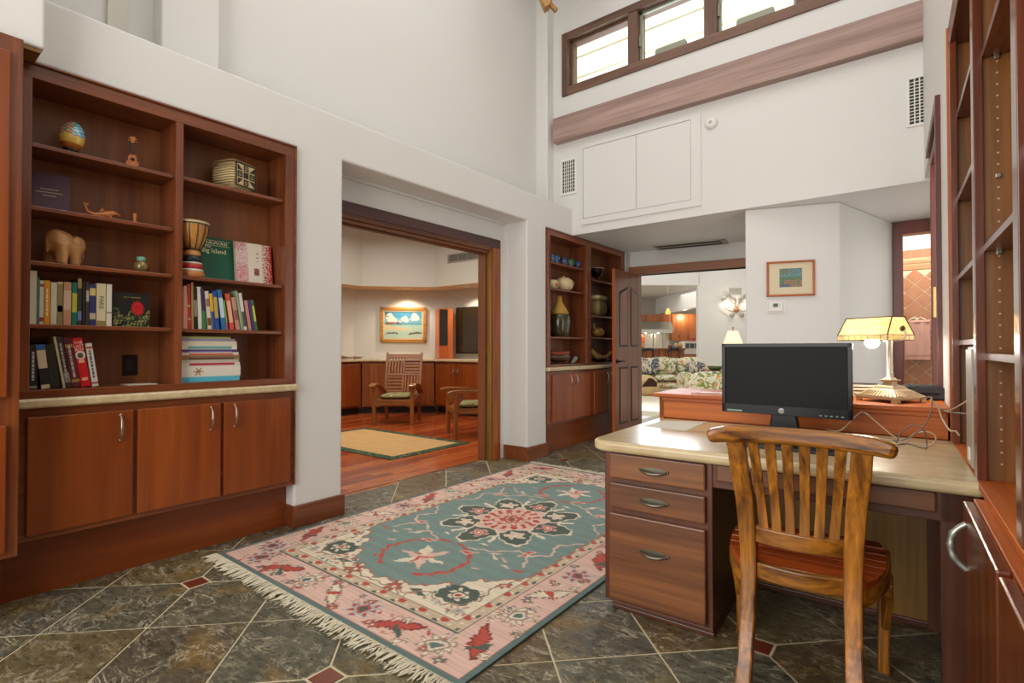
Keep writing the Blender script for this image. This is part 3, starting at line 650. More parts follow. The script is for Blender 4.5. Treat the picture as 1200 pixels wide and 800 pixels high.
db('modesty_panel', -.165, .63, .60, .62, .02, .70, mat=OLIVE['z']); db('panel_shoe', -.165, .55, .585, .60, .0, .025, mat=DSKD['x']); db('panel_stile', .54, .63, .57, .60, 0, .70, mat=DSKD['z'])
rp = []
X0, X1, Y0, Y1, rr_ = -.70, .654, -.045, .86, .09
for i in range(9): a = math.pi + math.pi / 2 * i / 8; rp.append((X0 + rr_ + rr_ * math.cos(a), Y0 + rr_ + rr_ * math.sin(a)))
rp += [(X1, Y0), (X1, Y1), (X0, Y1)]
top = MB().prism(rp, 'z', 0, .047).build('stone_worktop', STONE, bevel=.016, seg=4); place(top, (-.5, 2.165, .70), R(2.5)); tag(top, 'cream stone desk top with rounded left corner', 'worktop')
HT = MB(); hu = thing('raised_ledge', 'raised wooden ledge along the back of the desk', 'ledge', (-.55, 3.05, .0), R(1.2))
BX(-.70, .645, .01, .035, .747, .868).build('front_panel_lit', RED['x'], hu, bevel=.002); BX(-.70, -.67, .01, .40, 0, .868).build('end_panel', RED['z'], hu, bevel=.002)
BX(-.67, .645, .035, .40, 0, .868).build('ledge_body', RED['z'], hu, bevel=.002)
BX(-.735, .65, -.015, .50, .868, .890).build('ledge_top', RED['x'], hu, bevel=.005)
BX(-.68, .64, -.006, .01, .847, .868).build('ledge_moulding', RED['x'], hu, bevel=.003)
# ---- right wall shelving and base cabinets, in the right wall's own frame
def rroot(o, loc): o.location = RM @ Vector(loc); o.rotation_euler = (0, 0, RA); ROOTM[o.name] = Matrix.Translation(RM @ Vector(loc)) @ RM; return o
def rbuild(mb, n, mat, root, bevel=.002):
    off = root['_l']; mb.v = [tuple(Vector(p) - Vector(off)) for p in mb.v]; return mb.build(n, mat, root, bevel=bevel)
def rthing(n, label, cat, loc): o = thing(n, label, cat); rroot(o, loc); o['_l'] = loc; return o
SHW = {a: wood('shelf_wall_' + a, '#5a3210', '#a0682c', a, .9, .38, .1) for a in 'xyz'}; SHF = {a: wood('shelf_frame_' + a, '#4e2210', '#7a3c20', a, 1.1, .24, .35) for a in 'xyz'}
su = rthing('built_in_shelving', 'tall built-in mahogany shelving with empty shelves along the right wall', 'shelving', (.35, 1.6, .745))
def sb(n, *a, mat, bev=.002): return rbuild(BX(*a), n, mat, su, bev)
XS = .52
for a, b in ((2.97, 3.04), (2.19, 2.25), (1.49, 1.55), (.75, .81), (0.0, .06)):
    sb('stile', XR - .002, XR + .022, a, b, .745, 2.52, mat=SHF['z']); sb('partition', XR + .022, XS, a + (.02 if a < 2.9 else .04), b, .745, 2.52, mat=SHW['z'])
    sb('back_stop', XR + .10, XR + .13, a + .012, a + .02, .745, 2.52, mat=SHW['z']) if a < 2.9 else None
sb('edge_bead', XR - .008, XR + .01, 3.036, 3.052, .745, 2.60, mat=RED['z'])
sb('top_rail', XR - .002, XS, 0, 3.04, 2.50, 2.60, mat=SHF['y']); sb('back_panel', XS, XS + .015, 0, 3.04, .745, 2.60, mat=SHW['z'])
sb('bottom_board', XR - .004, XS, 0, 3.04, .725, .747, mat=RED['y'])
for (a, b), zs in (((2.27, 3.0), (2.19, 1.825, 1.48, 1.195)), ((1.55, 2.205), (2.10, 1.485, 1.145)), ((.81, 1.505), (2.0, 1.6, 1.145))):
    for z in zs: sb('shelf', XR + .02, XS, a, b, z - .022, z, mat=SHF['y'])
ho = MB()
for i in range(44):
    z = .80 + i * .036; ho.box(XR + .055, XR + .060, 2.2085, 2.21, z - .0025, z + .0025)
o = rbuild(ho, 'pin_holes', plain('pin', '#c9a58c', .4), su, 0); o['kind'] = 'stuff'
for z in (2.075, 1.46, 1.70): sb('shelf_clip', XR + .050, XR + .064, 2.20, 2.212, z - .008, z + .006, mat=IRON)
rc = rthing('base_cabinet', 'low mahogany cabinet under the right wall shelving with a pale arched pull', 'cabinet', (.35, 1.4, 0))
def rb_(n, *a, mat, bev=.003, par=None): return rbuild(BX(*a), n, mat, rc, bev)
rb_('body', XR - .004, XS, .0, 2.02, .04, .725, mat=MAH['z']); rb_('face_rail', XR - .028, XR, .0, 2.02, .70, .7245, mat=RED['y'])
for a, b in ((1.40, 1.985), (.78, 1.37), (.1, .75)):
    d = rb_('door', XR - .054, XR - .028, a, b, .06, .722, mat=wood('cabinet_door_z', '#4e1e0a', '#8a4018', 'z', .8, .3, .25, grain=.4), bev=.005)
    if a > 1: 
        h = MB(); L = .125; c = Vector((XR - .054, 1.90, .615)); q = []; rs = []
        for i in range(17):
            s_ = i / 8 - 1; q.append(c + Vector((-.034 * (1 - abs(s_) ** 2.6), 0, s_ * L / 2))); rs.append(.0078 + (.0022 if i in (4, 8, 12) else 0))
        h.tube(q, rs, 8); h.v = [tuple(Vector(p) - Vector(rc['_l'])) for p in h.v]; h.build('handle', plain('pale_pewter', '#a8aca4', .35, .7), d)
for o in (su, rc): del o['_l']
# ---- the teak desk chair
ch = thing('desk_chair', 'teak slatted desk chair with curved crest rail pulled up to the desk', 'chair', (-.330, 2.07, 0), R(5))
def cv(p): return Vector(p)
# local: x right, y toward desk, z up ; origin under the seat middle
SH = .455
for s_ in (-1, 1):
    q = [(s_ * .152, -.300, 0), (s_ * .150, -.255, .12), (s_ * .147, -.205, .26), (s_ * .146, -.175, .42), (s_ * .148, -.175, .52), (s_ * .155, -.195, .66), (s_ * .167, -.235, .79), (s_ * .172, -.255, .865)]
    MB().sweep(q, [.048, .046, .046, .05, .052, .055, .056, .054], [.040, .044, .048, .05, .05, .042, .036, .034], up=(0, 1, 0)).build('rear_leg_post', TEAK['z'], ch, bevel=.006)
    q = [(s_ * .236, .225, 0), (s_ * .236, .222, .06), (s_ * .238, .23, .2), (s_ * .24, .232, .33), (s_ * .236, .225, .43)]
    MB().sweep(q, [.040, .034, .038, .042, .044], [.040, .034, .038, .042, .044], up=(0, 1, 0)).build('front_leg', TEAK['z'], ch, bevel=.006)
    q = [(s_ * .162, -.17, .40), (s_ * .205, -.08, .405), (s_ * .232, .03, .405), (s_ * .240, .15, .405), (s_ * .232, .225, .40)]
    MB().sweep(q, .028, .062).build('side_rail', TEAK['y'], ch, bevel=.004)
    q = [(s_ * .248, .20, .05 + .10), (s_ * .262, .12, .19), (s_ * .256, .03, .26), (s_ * .24, -.04, .34)]
    MB().sweep([(s_ * .25, .14, .36), (s_ * .25, .185, .30), (s_ * .244, .205, .22), (s_ * .24, .215, .16)], .024, [.05, .045, .035, .03]).build('bracket', TEAK['z'], ch, bevel=.004)
# seat boards between curved outlines
def half(y): return .172 + .072 * math.sin(math.pi * .72 * min(1, max(0, (y + .18) / .43)) ** .8)
yb = [-.178, -.11, -.06, 0, .06, .12, .18, .25]
for a, b in zip(yb, yb[1:]):
    n = 4; ys = [a + .0012 + (b - a - .0024) * i / n for i in range(n + 1)]
    P_ = [(-half(y), y) for y in ys] + [(half(y), y) for y in reversed(ys)]
    dip = .012 * math.cos((a + b) * 3)
    MB().prism(P_, 'z', .432 - dip * .5, .456 - dip).build('seat_board', SEATW, ch, bevel=.002)
def bowrail(name, z, hw, h, yo, bow, mat, th=.03):
    q = [(x_, yo - bow * (1 - (x_ / hw) ** 2), z) for x_ in [hw * (i / 8 - 1) for i in range(17)]]
    return MB().sweep(q, th, h).build(name, mat, ch, bevel=.004)
bowrail('seat_back_rail', .425, .132, .052, -.168, .03, TEAK['x'], .028); bowrail('lower_back_rail', .545, .132, .052, -.175, .03, TEAK['x'], .028)
bowrail('seat_front_rail', .405, .215, .05, .235, -.02, TEAK['x'], .026)
q = []; ws = []; hs = []
for i in range(21):
    s_ = i / 10 - 1; x_ = .252 * s_; e = max(0, abs(s_) - .72) / .28
    q.append((x_, -.255 - .045 * s_ * s_, .886 - .006 * s_ * s_ - .010 * e ** 2)); ws.append(.044 - .010 * e ** 2); hs.append(.052 - .012 * e ** 2)
MB().sweep(q, ws, hs).build('crest_rail', TEAK['x'], ch, bevel=.014, )
for i in range(6):
    s_ = (i - 2.5) / 2.5; xb, xt = .098 * s_, .120 * s_
    pb_ = [(xb, -.205 + .018 * s_ * s_, .565), (xb + (xt - xb) * .4, -.208 + .012 * s_ * s_, .67), (xb + (xt - xb) * .75, -.232 + .0 * s_ * s_, .78), (xt, -.257 - .012 * s_ * s_, .868)]
    MB().sweep(pb_, [.030, .027, .029, .032], .014, up=(0, 1, 0)).build('slat', TEAK['z'], ch, bevel=.002)

# =================================================================== THINGS
# ---- the big rug: pattern computed on a fine grid
RX0, RX1, RY0, RY1 = -3.115, -1.245, 1.30, 4.26
rg = thing('area_rug', 'large teal and pink floral rug with a red medallion and cream fringe', 'rug', ((RX0 + RX1) / 2, (RY0 + RY1) / 2, 0))
WRG, LRG = RX1 - RX0, RY1 - RY0
TEAL, TEALD, PINK, CREAM, REDC, DKG, TAN_, BLUEG = [L3(c) for c in ('#788f88', '#5f7672', '#dcb8a8', '#e2d5bc', '#bb4f42', '#525f54', '#c0ab90', '#a9b8b8')]
def rugcol(s, t):
    x = (s - .5) * WRG; y = (t - .5) * LRG
    jx = .006 * np.sin(y * 91) + .005 * np.sin(y * 37 + x * 23); jy = .006 * np.sin(x * 83) + .005 * np.sin(x * 41 + y * 19)
    X = x + jx; Y = y + jy
    W2, L2 = WRG / 2, LRG / 2
    d = np.minimum(W2 - np.abs(x), L2 - np.abs(y))            # distance in from the edge
    c = np.zeros(s.shape + (3,)) + TEAL
    def put(m, col): c[m] = col
    def rnd(a, b): return np.sin(a * 127.1 + b * 311.7) * 43758.5 % 1
    # bands
    put(d < .60, CREAM); put(d < .245, PINK); put((d > .232) & (d < .242), DKG)
    put((d > .242) & (d < .305), L3('#cbb69a')); put((d > .300) & (d < .307), L3('#8a7560'))
    put(d < .022, TEALD); put((d > .022) & (d < .028), L3('#8a6a60'))
    # stepped field edge
    ax, ay = np.abs(X), np.abs(Y)
    lobe = .05 * np.abs(np.sin(Y * 7.5)) + .03 * np.abs(np.sin(Y * 23)); lobe2 = .06 * np.abs(np.sin(X * 8.5)) + .03 * np.abs(np.sin(X * 27))
    fx = .625 - lobe * .12; fy = 1.13 - lobe2 * .8
    corner = (ax / fx) ** 3 + (ay / fy) ** 3
    diag = (ay + 1.05 * ax + .03 * np.sin(ax * 60) + .03 * np.abs(np.sin(ax * 17))) / 1.33 * 1.18
    field = (ax < fx) & (ay < fy) & (diag < 1.18)
    put(field, TEAL)
    edge = (~field) & ((ax < fx + .012) & (ay < fy + .012) & (diag < 1.195)); put(edge, L3('#a5715c'))
    inner = (~field) & (d > .365)
    # small motifs scattered in the bands
    def flower(cx, cy, r, petals, col, rim, core, ph=0.):
        dx, dy = X - cx, Y - cy; rr = np.hypot(dx, dy); th = np.arctan2(dy, dx)
        R_ = r * (.78 + .22 * np.cos(petals * th + ph))
        put(rr < R_ * 1.22, rim); put(rr < R_, col); put((rr < r * .62) & (rr > r * .46), rim); put(rr < r * .28, core)
    def leaf(cx, cy, L, W, a, col, rim=None):
        dx, dy = X - cx, Y - cy; u = dx * math.cos(a) + dy * math.sin(a); v = -dx * math.sin(a) + dy * math.cos(a)
        wv = W * (1 - (u / L) ** 2).clip(0) * (.55 + .45 * ((u / L * 5.0 + np.abs(v) / W * .9) % 1))
        m = (np.abs(u) < L) & (np.abs(v) < wv)
        if rim is not None: put((np.abs(u) < L * 1.12) & (np.abs(v) < wv + .010), rim)
        put(m, col)
    def vine(pts, wdt, col):
        for (x0, y0), (x1, y1) in zip(pts, pts[1:]):
            ux, uy = x1 - x0, y1 - y0; q = ((X - x0) * ux + (Y - y0) * uy) / (ux * ux + uy * uy + 1e-9); q = q.clip(0, 1)
            put(np.hypot(X - x0 - q * ux, Y - y0 - q * uy) < wdt, col)
    rng = random.Random(3)
    # outer pink border: rosettes and leaves
    def border(n, horiz, side):
        L_ = (WRG if horiz else LRG) - .26
        for i in range(n):
            q = -L_ / 2 + L_ * (i + .5) / n; off = (L2 if horiz else W2) - .128
            cx, cy = (q, side * off) if horiz else (side * off, q)
            a = 0 if horiz else math.pi / 2
            k = (i + (1 if side > 0 else 0)) % 4
            if k == 0: flower(cx, cy, .074, 8, REDC, BLUEG, DKG)
            elif k == 1: leaf(cx, cy, .115, .034, a + .5, REDC, L3('#7f3a34')); leaf(cx + .03, cy - .03, .06, .02, a - .6, DKG)
            elif k == 2: flower(cx, cy, .074, 10, CREAM, L3('#a08a78'), TEALD, .4)
            else: leaf(cx, cy, .115, .036, a + 2.4, CREAM, L3('#80685a')); leaf(cx, cy, .05, .02, a + .9, REDC)
            for _ in range(3):
                px = q + rng.uniform(-.14, .14); po = off + rng.choice((-1, 1)) * rng.uniform(.05, .085)
                flower(*((px, side * po) if horiz else (side * po, px)), rng.uniform(.016, .026), 5, rng.choice((REDC, TEALD, CREAM)), L3('#8a6a60'), CREAM)
    border(7, True, 1); border(7, True, -1); border(11, False, 1); border(11, False, -1)
    # small scrolls and buds everywhere in the borders
    for _ in range(330):
        q = rng.uniform(0, 4); 
        dd = rng.choice((rng.uniform(.04, .22), rng.uniform(.32, .5)))
        if q < 1: px, po = rng.uniform(-W2 + dd, W2 - dd), (L2 - dd)
        elif q < 2: px, po = rng.uniform(-W2 + dd, W2 - dd), -(L2 - dd)
        elif q < 3: px, po = W2 - dd, rng.uniform(-L2 + dd, L2 - dd)
        else: px, po = -W2 + dd, rng.uniform(-L2 + dd, L2 - dd)
        m0 = (np.abs(X - px) < .05) & (np.abs(Y - po) < .05)
        a_ = rng.uniform(0, 6.28); dx, dy = X - px, Y - po; u = dx * math.cos(a_) + dy * math.sin(a_); v = -dx * math.sin(a_) + dy * math.cos(a_)
        m = m0 & (np.abs(v - .010 * np.sin(u * 110)) < .0035) & (np.abs(u) < .035); ok = (np.abs(c - PINK).sum(-1) < .02) | (np.abs(c - CREAM).sum(-1) < .02)
        put(m & ok, rng.choice((L3('#a07c68'), L3('#8c8a7c'), L3('#b0695a'), CREAM, L3('#8a9a98'))))
        put(m0 & ok & (np.hypot(u - .03, v) < .011), rng.choice((REDC, CREAM, TEALD, L3('#c9897a'))))
    # guard stripe dots
    g = (d > .248) & (d < .298); put(g & (np.sin(x * 46) * np.sin(y * 46) > .55), REDC); put(g & (np.sin(x * 46 + 1.6) * np.sin(y * 46 + 1.6) > .72), DKG); put(g & (np.sin(x * 92 + .7) * np.sin(y * 92) > .7), CREAM)
    # cream border motifs
    for sx in (-1, 1):
        for sy in (-1, 1):
            cx, cy = sx * .47, sy * 1.0
            m = (np.abs(X - cx) + np.abs(Y - cy) * .3 < .105) & (np.abs(Y - cy) + np.abs(X - cx) * .3 < .09); put(m, DKG); flower(cx, cy, .062, 6, CREAM, DKG, REDC)
            flower(sx * .585, sy * .80, .03, 5, REDC, L3('#8f6a5a'), CREAM); flower(sx * .16, sy * 1.10 + sy * .03, .045, 6, REDC, L3('#8f6a5a'), CREAM)
            leaf(sx * .30, sy * 1.10, .06, .022, .3 * sx * sy, DKG); flower(sx * .57, sy * 1.11, .03, 6, BLUEG, TAN_, REDC)
            vine([(sx * .60, sy * .72), (sx * .55, sy * .85), (sx * .59, sy * 1.0), (sx * .48, sy * 1.12), (sx * .34, sy * 1.06), (sx * .25, sy * 1.14), (0, sy * 1.15)], .005, L3('#9a7f6a'))
            # field sprays
            cx, cy = sx * .07, sy * .80
            vine([(sx * .03, sy * .54), (sx * .16, sy * .59), (sx * .25, sy * .70), (sx * .26, sy * .82), (sx * .21, sy * .92), (sx * .12, sy * .99)], .010, REDC)
            for k in range(6): leaf(sx * (.20 + .07 * math.sin(k * .55)), sy * (.62 + .065 * k), .028, .010, (.6 + .4 * k) * sx * sy, REDC)
            for k in range(6): leaf(cx - sx * .06 + .05 * math.cos(k * 1.1), cy + .05 * math.sin(k * 1.1), .11, .026, k * 1.05, PINK if k % 2 else CREAM)
            leaf(cx - sx * .05, cy, .06, .016, .8 * sx, REDC)
            vine([(sx * .60, sy * .10), (sx * .50, sy * .22), (sx * .56, sy * .34), (sx * .46, sy * .44), (sx * .52, sy * .58)], .007, PINK)
            leaf(sx * .44, sy * .42, .05, .016, 1.2, REDC, PINK); leaf(sx * .16, sy * .60, .05, .014, .4, REDC, PINK); leaf(sx * .30, sy * .52, .045, .012, .7, PINK); leaf(0, sy * .84, .05, .014, 1.6, REDC, PINK)
        [vine([(sx * .12, q * .55), (sx * .28, q * .50), (sx * .38, q * .40), (sx * .47, q * .44), (sx * .56, q * .34)], .006, PINK) for q in (-1, 1)]
    for _ in range(26):
        qx, qy = rng.uniform(.05, .58), rng.uniform(.45, 1.05); a_ = rng.uniform(-.8, .8); k_ = rng.choice((PINK, CREAM, REDC, PINK)); L__ = rng.uniform(.025, .05)
        if qy + 1.05 * qx > 1.22 or math.hypot(qx, qy - .78) < .30: continue
        for sx in (-1, 1):
            for sy in (-1, 1): leaf(sx * qx, sy * qy, L__, .011, a_ * sx * sy, k_, None)
    # medallion
    rr = np.hypot(X / .46, Y / .50); th = np.arctan2(Y / .50, X / .46)
    pet = .82 + .16 * np.cos(8 * th); put(rr < pet * 1.04, CREAM); put(rr < pet * .99, DKG)
    for k in range(8):
        a = math.pi / 4 * k; cx, cy = .295 * math.cos(a), .325 * math.sin(a)
        flower(cx, cy, .058, 5, REDC if k % 2 == 0 else PINK, PINK if k % 2 == 0 else CREAM, CREAM, k)
        m = np.abs((np.arctan2(Y / .47, X / .43) - a - math.pi / 8 + math.pi) % (2 * math.pi) - math.pi) < .035; put(m & (rr < .9) & (rr > .45), CREAM)
    r2 = .50 + .06 * np.cos(8 * th + math.pi); put(rr < r2, CREAM); put(rr < r2 * .95, PINK)
    put((rr < .42) & (rr > .30) & (np.cos(16 * th) > 0), REDC); flower(0, 0, .115, 8, PINK, REDC, DKG); put((rr < .12) & (np.cos(8 * th) > .2), REDC)
    # weave streaks
    st = .94 + .06 * np.sin(y * 260 + 3 * np.sin(x * 9)) + .04 * np.sin(y * 71 + x * 5) ; c *= st[..., None]
    return c
vr = vcol('rug_wool', .9, .25)
grid('pile', rugcol, 340, 556, vr, rg, lambda s, t: np.stack([(s - .5) * WRG, (t - .5) * LRG, np.full_like(s, .0105)], -1))
BX(-WRG / 2, WRG / 2, -LRG / 2, LRG / 2, .0, .0095).build('backing', plain('rug_edge', '#55655f', .9), rg)
for sy, nm in ((-1, 'fringe'), (1, 'fringe')):
    fr = MB()
    for i in range(210):
        x0 = -WRG / 2 + WRG * (i + .5) / 210; a = random.uniform(-.35, .35); L = random.uniform(.055, .10)
        q = [(x0, sy * LRG / 2, .008)]; y_ = 0
        for k in range(1, 5): q.append((x0 + L * k / 4 * math.sin(a) + random.uniform(-.004, .004), sy * (LRG / 2 + L * k / 4 * math.cos(a)), .008 - .0012 * k + random.uniform(0, .006)))
        fr.tube(q, [.0042, .0046, .0044, .0038, .0022], 5, caps=False)
    o = fr.build(nm, plain('fringe_cotton', '#cfc6ae', .9, var=.12), rg); o['kind'] = 'stuff'
# ---- books
PAGES = plain('book_pages', '#d8cbb0', .8)
def bookmat(c, rough=.4): return plain('cover_' + c, c, rough)
BK_T = {}
def book(label, y, z, t, h, d, xf, col, lean=0, bands=(), title=None, tcol='#e8e2d0', tsize=None, group=None, cat='book', vert=True):
    o = thing('book', label, cat, (xf, y, z), 0, group, rx=R(lean)); e = .0018
    c = MB(); c.box(-d, 0, 0, e, 0, h); c.box(-d, 0, t - e, t, 0, h); c.box(-e, .0005, 0, t, 0, h); c.build('cover', bookmat(col), o, bevel=.0008, seg=1)
    BX(-d + .004, -e, e, t - e, .003, h - .003).build('pages', PAGES, o)
    for z0, z1, bc in bands: BX(.0004, .001, .0006, t - .0006, z0 * h, z1 * h).build('spine_band', bookmat(bc), o)
    if title == '~':
        mk = MB(); zz = h * .2
        while zz < h * .82: q_ = random.uniform(.006, .022); mk.box(.0006, .0012, t * .34, t * .62, zz, zz + q_); zz += q_ + .004
        mk.build('worn_lettering', bookmat(tcol), o)
    elif title: text(title, tsize or t * .55, frameM((.0012, t / 2, h * .55), (0, 0, -1), (0, 1, 0)), o, bookmat(tcol), align='CENTER')
    return o
XA = -3.235
def ypx(u, v=395, x=XA): return onX(u, v, x).y
def zpx(v, u, x=XA): return onX(u, v, x).z
# middle shelf, left bay
Z4 = 1.2725
rowA = [(113, 142, 190, '#cfc4a8', 'tall off-white book at the left end of the middle shelf row', (), None),
 (143, 151, 215, '#4e8a74', 'thin sea-green book beside the tall off-white one', (), None),
 (152, 170, 228, '#cdc6b8', 'white book with red foot mark between thin green and yellow spines', ((.06, .16, '#a8303a'), (.86, .92, '#a8303a')), None),
 (171, 195, 228, '#d8951e', 'bright yellow-orange book on the middle shelf', (), '~'),
 (196, 221, 236, '#d3cbb8', 'plain white book right of the yellow-orange book', (), None),
 (222, 244, 234, '#d6cca2', 'cream book with olive stripe on the middle shelf', ((.0, .95, '#8f8250'), (.3, .45, '#4a4a44')), None),
 (246, 277, 234, '#c4906e', 'salmon coloured book with pale label on the middle shelf', ((.35, .8, '#d6b49a'),), None),
 (279, 300, 236, '#17715f', 'teal book with yellow lettering on the middle shelf', ((.3, .75, '#b6b83a'),), None),
 (301, 318, 218, '#3a3632', 'dark book with gold head, taller than its neighbours', ((.78, .98, '#a38a4a'), (.1, .3, '#6878a0')), None),
 (320, 333, 232, '#2a2622', 'thin black book left of the photo-spined one', (), None),
 (334, 347, 234, '#40382e', 'black and grey photo-spined book on the middle shelf', ((.55, .8, '#b5aa98'),), None),
 (348, 373, 242, '#2c3566', 'navy book with pale head band, left of the PARIS book', ((.72, .9, '#c9b474'), (.15, .3, '#b8a890')), None),
 (375, 412, 240, '#cfc19a', 'cream book with PARIS lettered down its spine', ((.0, .12, '#8f7a48'),), 'PARIS'),
 (414, 436, 243, '#d2ccbc', 'white book right of the PARIS book', ((.3, .34, '#8a8478'),), None)]
S_ = .3
for u0, u1, vt, col, lb, bands, ti in rowA:
    a, b = ypx(u0 * S_), ypx(u1 * S_); h = zpx(260 + vt * S_, (u0 + u1) / 2 * S_) - Z4
    book(lb, a + .0005, Z4, b - a - .001, h, min(.17, h * .72), XA, col, 0, bands, ti, '#4a3a20' if ti == 'PARIS' else '#f2dca0', .026, 'books on the middle shelf, left bay')
# face-out book with red flower
def leh(s, t):
    c = np.zeros(s.shape + (3,)) + L3('#14130f'); n = np.sin(s * 40 + np.sin(t * 23) * 3) * np.sin(t * 37 + np.sin(s * 29) * 2)
    m = (t < .42 + .12 * np.sin(s * 14)) & (n > .1) & (s > .05); c[m] = L3('#4a6a30'); c[m & (n > .55)] = L3('#a89a58')
    r = np.hypot((s - .68) * 1.25, t - .55); m = r < .20 + .03 * np.sin(np.arctan2(t - .55, s - .68) * 16); c[m] = L3('#c0161c'); c[m & (n > .5)] = L3('#8a0c10')
    m = (np.abs(t - .86) < .018) & (np.abs(s - .55) < .22) & (np.sin(s * 120) > -.2); c[m] = L3('#b89a4a'); return c
fa, fb = ypx(438 * S_), ypx(590 * S_); fz = zpx(260 + 275 * S_, 155) - Z4
fo = thing('book', 'black book facing out with a red lehua flower on its cover', 'book', (XA - .02, fa, Z4), 0)
grid('printed_cover', leh, 60, 44, vcol('print_matte', .4), fo, lambda s, t: np.stack([np.full_like(s, .001) - t * .012, s * (fb - fa), t * fz], -1))
MB().prism([(0, 0), (-.012, fz), (-.037, fz), (-.025, 0)], 'y', .0, fb - fa).build('cover', bookmat('#14130f'), fo)
book('plain black book standing behind the red-flower cover', ypx(441 * S_), Z4, .05, .165, .11, XA - .055, '#1b1916', 0, ())
# bottom shelf, left bay (leaning)
Z5 = .970; K = 1 / 8
rowB = [(108, 190, 150, 0, '#201f22', 'black paperback with grey lettering, leftmost on the bottom shelf', ((.02, .08, '#8a8070'),), '~'),
 (226, 312, 150, 6, '#26241f', 'blue, cream and black striped-spine book on the bottom shelf', ((.88, .995, '#2f5f9a'), (.46, .87, '#cdbb98'), (.0, .09, '#cdbb98')), None),
 (318, 408, 150, 7, '#2a2a1c', 'dark olive-black hardback on the bottom shelf', (), None),
 (432, 456, 78, 9, '#c4b48e', 'thin cream booklet leaning beside the dark hardback', (), None),
 (458, 515, 78, 9, '#3f3430', 'charcoal book with white lettering leaning left of the maroon one', ((.1, .3, '#8a8078'),), '~'),
 (520, 600, 85, 9, '#5e2028', 'maroon book with gold ornament leaning on the bottom shelf', ((.80, .86, '#a07a3a'), (.1, .16, '#a07a3a')), '~'),
 (604, 695, 92, 9, '#c4181c', 'bright red book with THE LAST BOY on its spine', (), None),
 (706, 767, 140, 8, '#cfc8ba', 'white paperback leaning at the right end of the bottom shelf', ((.06, .1, '#b03a34'), (.88, .92, '#b03a34')), '~')]
for i, (u0, u1, vt, ln, col, lb, bands, ti) in enumerate(rowB):
    a, b = ypx(20 + u0 * K, 453), ypx(20 + u1 * K, 453); h = (zpx(385 + vt * K, 20 + u0 * K) - Z5) / math.cos(R(ln))
    b_ = book(lb, a, Z5, (b - a) * math.cos(R(ln)), h, .15, XA, col, ln, bands, ti, '#b9b2a4' if i != 7 else '#3a4a6a', .017, 'books leaning on the bottom shelf, left bay')
    if col == '#c4181c':
        t_ = (b - a) * math.cos(R(ln))
        for j, wd in enumerate(('THE', 'LAST', 'BOY')): text(wd, .018, frameM((.0012, t_ / 2, h * (.90 - .07 * j)), (0, 1, 0), (0, 0, 1)), b_, bookmat('#f0d8c0'))
        MB().prism([(t_ / 2 + .020 * math.cos(q), h * .645 + .022 * math.sin(q)) for q in [math.pi * k / 10 for k in range(20)]], 'x', .0004, .0012).build('portrait_roundel', bookmat('#cfc4b8'), b_)
        MB().ball((.001, t_ / 2, h * .64), (.0008, .012, .014), 10).build('portrait', bookmat('#5a4a42'), b_)
        for zz in (.52, .49, .16, .13): BX(.0004, .0012, t_ * .2, t_ * .8, h * zz, h * zz + .006).build('spine_band', bookmat('#e8b8a0'), b_)
# right bay row
Z3 = 1.2695; K = 1 / 5.713
rowC = [(70, 81, 105, 0, '#c06038', 'orange spine tucked against the divider, right bay row'), (83, 114, 85, 0, '#d8a08c', 'pale pink book near the divider, right bay row'),
 (116, 139, 75, 2, '#c23a30', 'red book with gold dots, right bay row'), (140, 156, 57, 1, '#b08a54', 'tan book, tallest in the right bay row'),
 (158, 184, 97, 2, '#1d1b18', 'black book with white lettering, right bay row'), (186, 211, 92, 2, '#d8d2c4', 'thick white book between two dark spines, right bay row'),
 (214, 240, 105, 4, '#3b2a4c', 'purple and green spine, right bay row'), (250, 276, 122, 5, '#cfc4b4', 'white book with brown blotches, right bay row'),
 (279, 300, 138, 5, '#d6a81e', 'yellow over blue book, right bay row'), (303, 330, 125, 5, '#20489a', 'royal blue book with gold title, right bay row'),
 (345, 374, 115, 7, '#2c6a9c', 'blue book with white title, right bay row'), (376, 388, 182, 7, '#6a9a3a', 'thin lime green booklet, right bay row'),
 (400, 428, 140, 8, '#cc5034', 'vermilion book with white title, right bay row'), (440, 468, 165, 9, '#b98a72', 'dusty tan-pink book, right bay row'),
 (474, 488, 122, 9, '#93a184', 'sage green book, tallest of the leaning ones, right bay row'), (492, 514, 137, 9, '#cfccc0', 'white and black leaning book, right bay row'),
 (524, 545, 185, 9, '#b98074', 'small rose pink book, right bay row'), (552, 566, 185, 9, '#4c2c6c', 'small purple book near the right end, right bay row'), (568, 585, 182, 9, '#2f6a3a', 'dark green book ending the right bay row')]
bnd = {2: ((.2, .24, '#d8b060'), (.5, .54, '#d8b060')), 4: ((.3, .7, '#8a8478'),), 6: ((.0, .45, '#3a7a44'),), 7: ((.1, .3, '#6a4a34'), (.6, .8, '#8a6a50')), 8: ((.0, .5, '#2a4a8a'),), 9: ((.3, .85, '#b89a50'),), 10: ((.3, .8, '#bcd0dc'),), 11: ((.0, .25, '#b83a6a'),), 12: ((.2, .8, '#e0a890'),), 13: ((.3, .6, '#8a5a4a'),), 15: ((.1, .5, '#4a4a44'),), 18: ((.3, .8, '#b8c04a'),)}
for i, (u0, u1, vt, ln, col, lb) in enumerate(rowC):
    a, b = ypx(200 + u0 * K, 384), ypx(200 + u1 * K, 384); h = (zpx(320 + vt * K, 200 + (u0 + u1) / 2 * K) - Z3) / math.cos(R(ln))
    book(lb, a, Z3, max(.006, (b - a) * math.cos(R(ln)) - .001), min(h, .262), .14, XA, col, ln, bnd.get(i, ()), None, group='books on the right bay shelf')
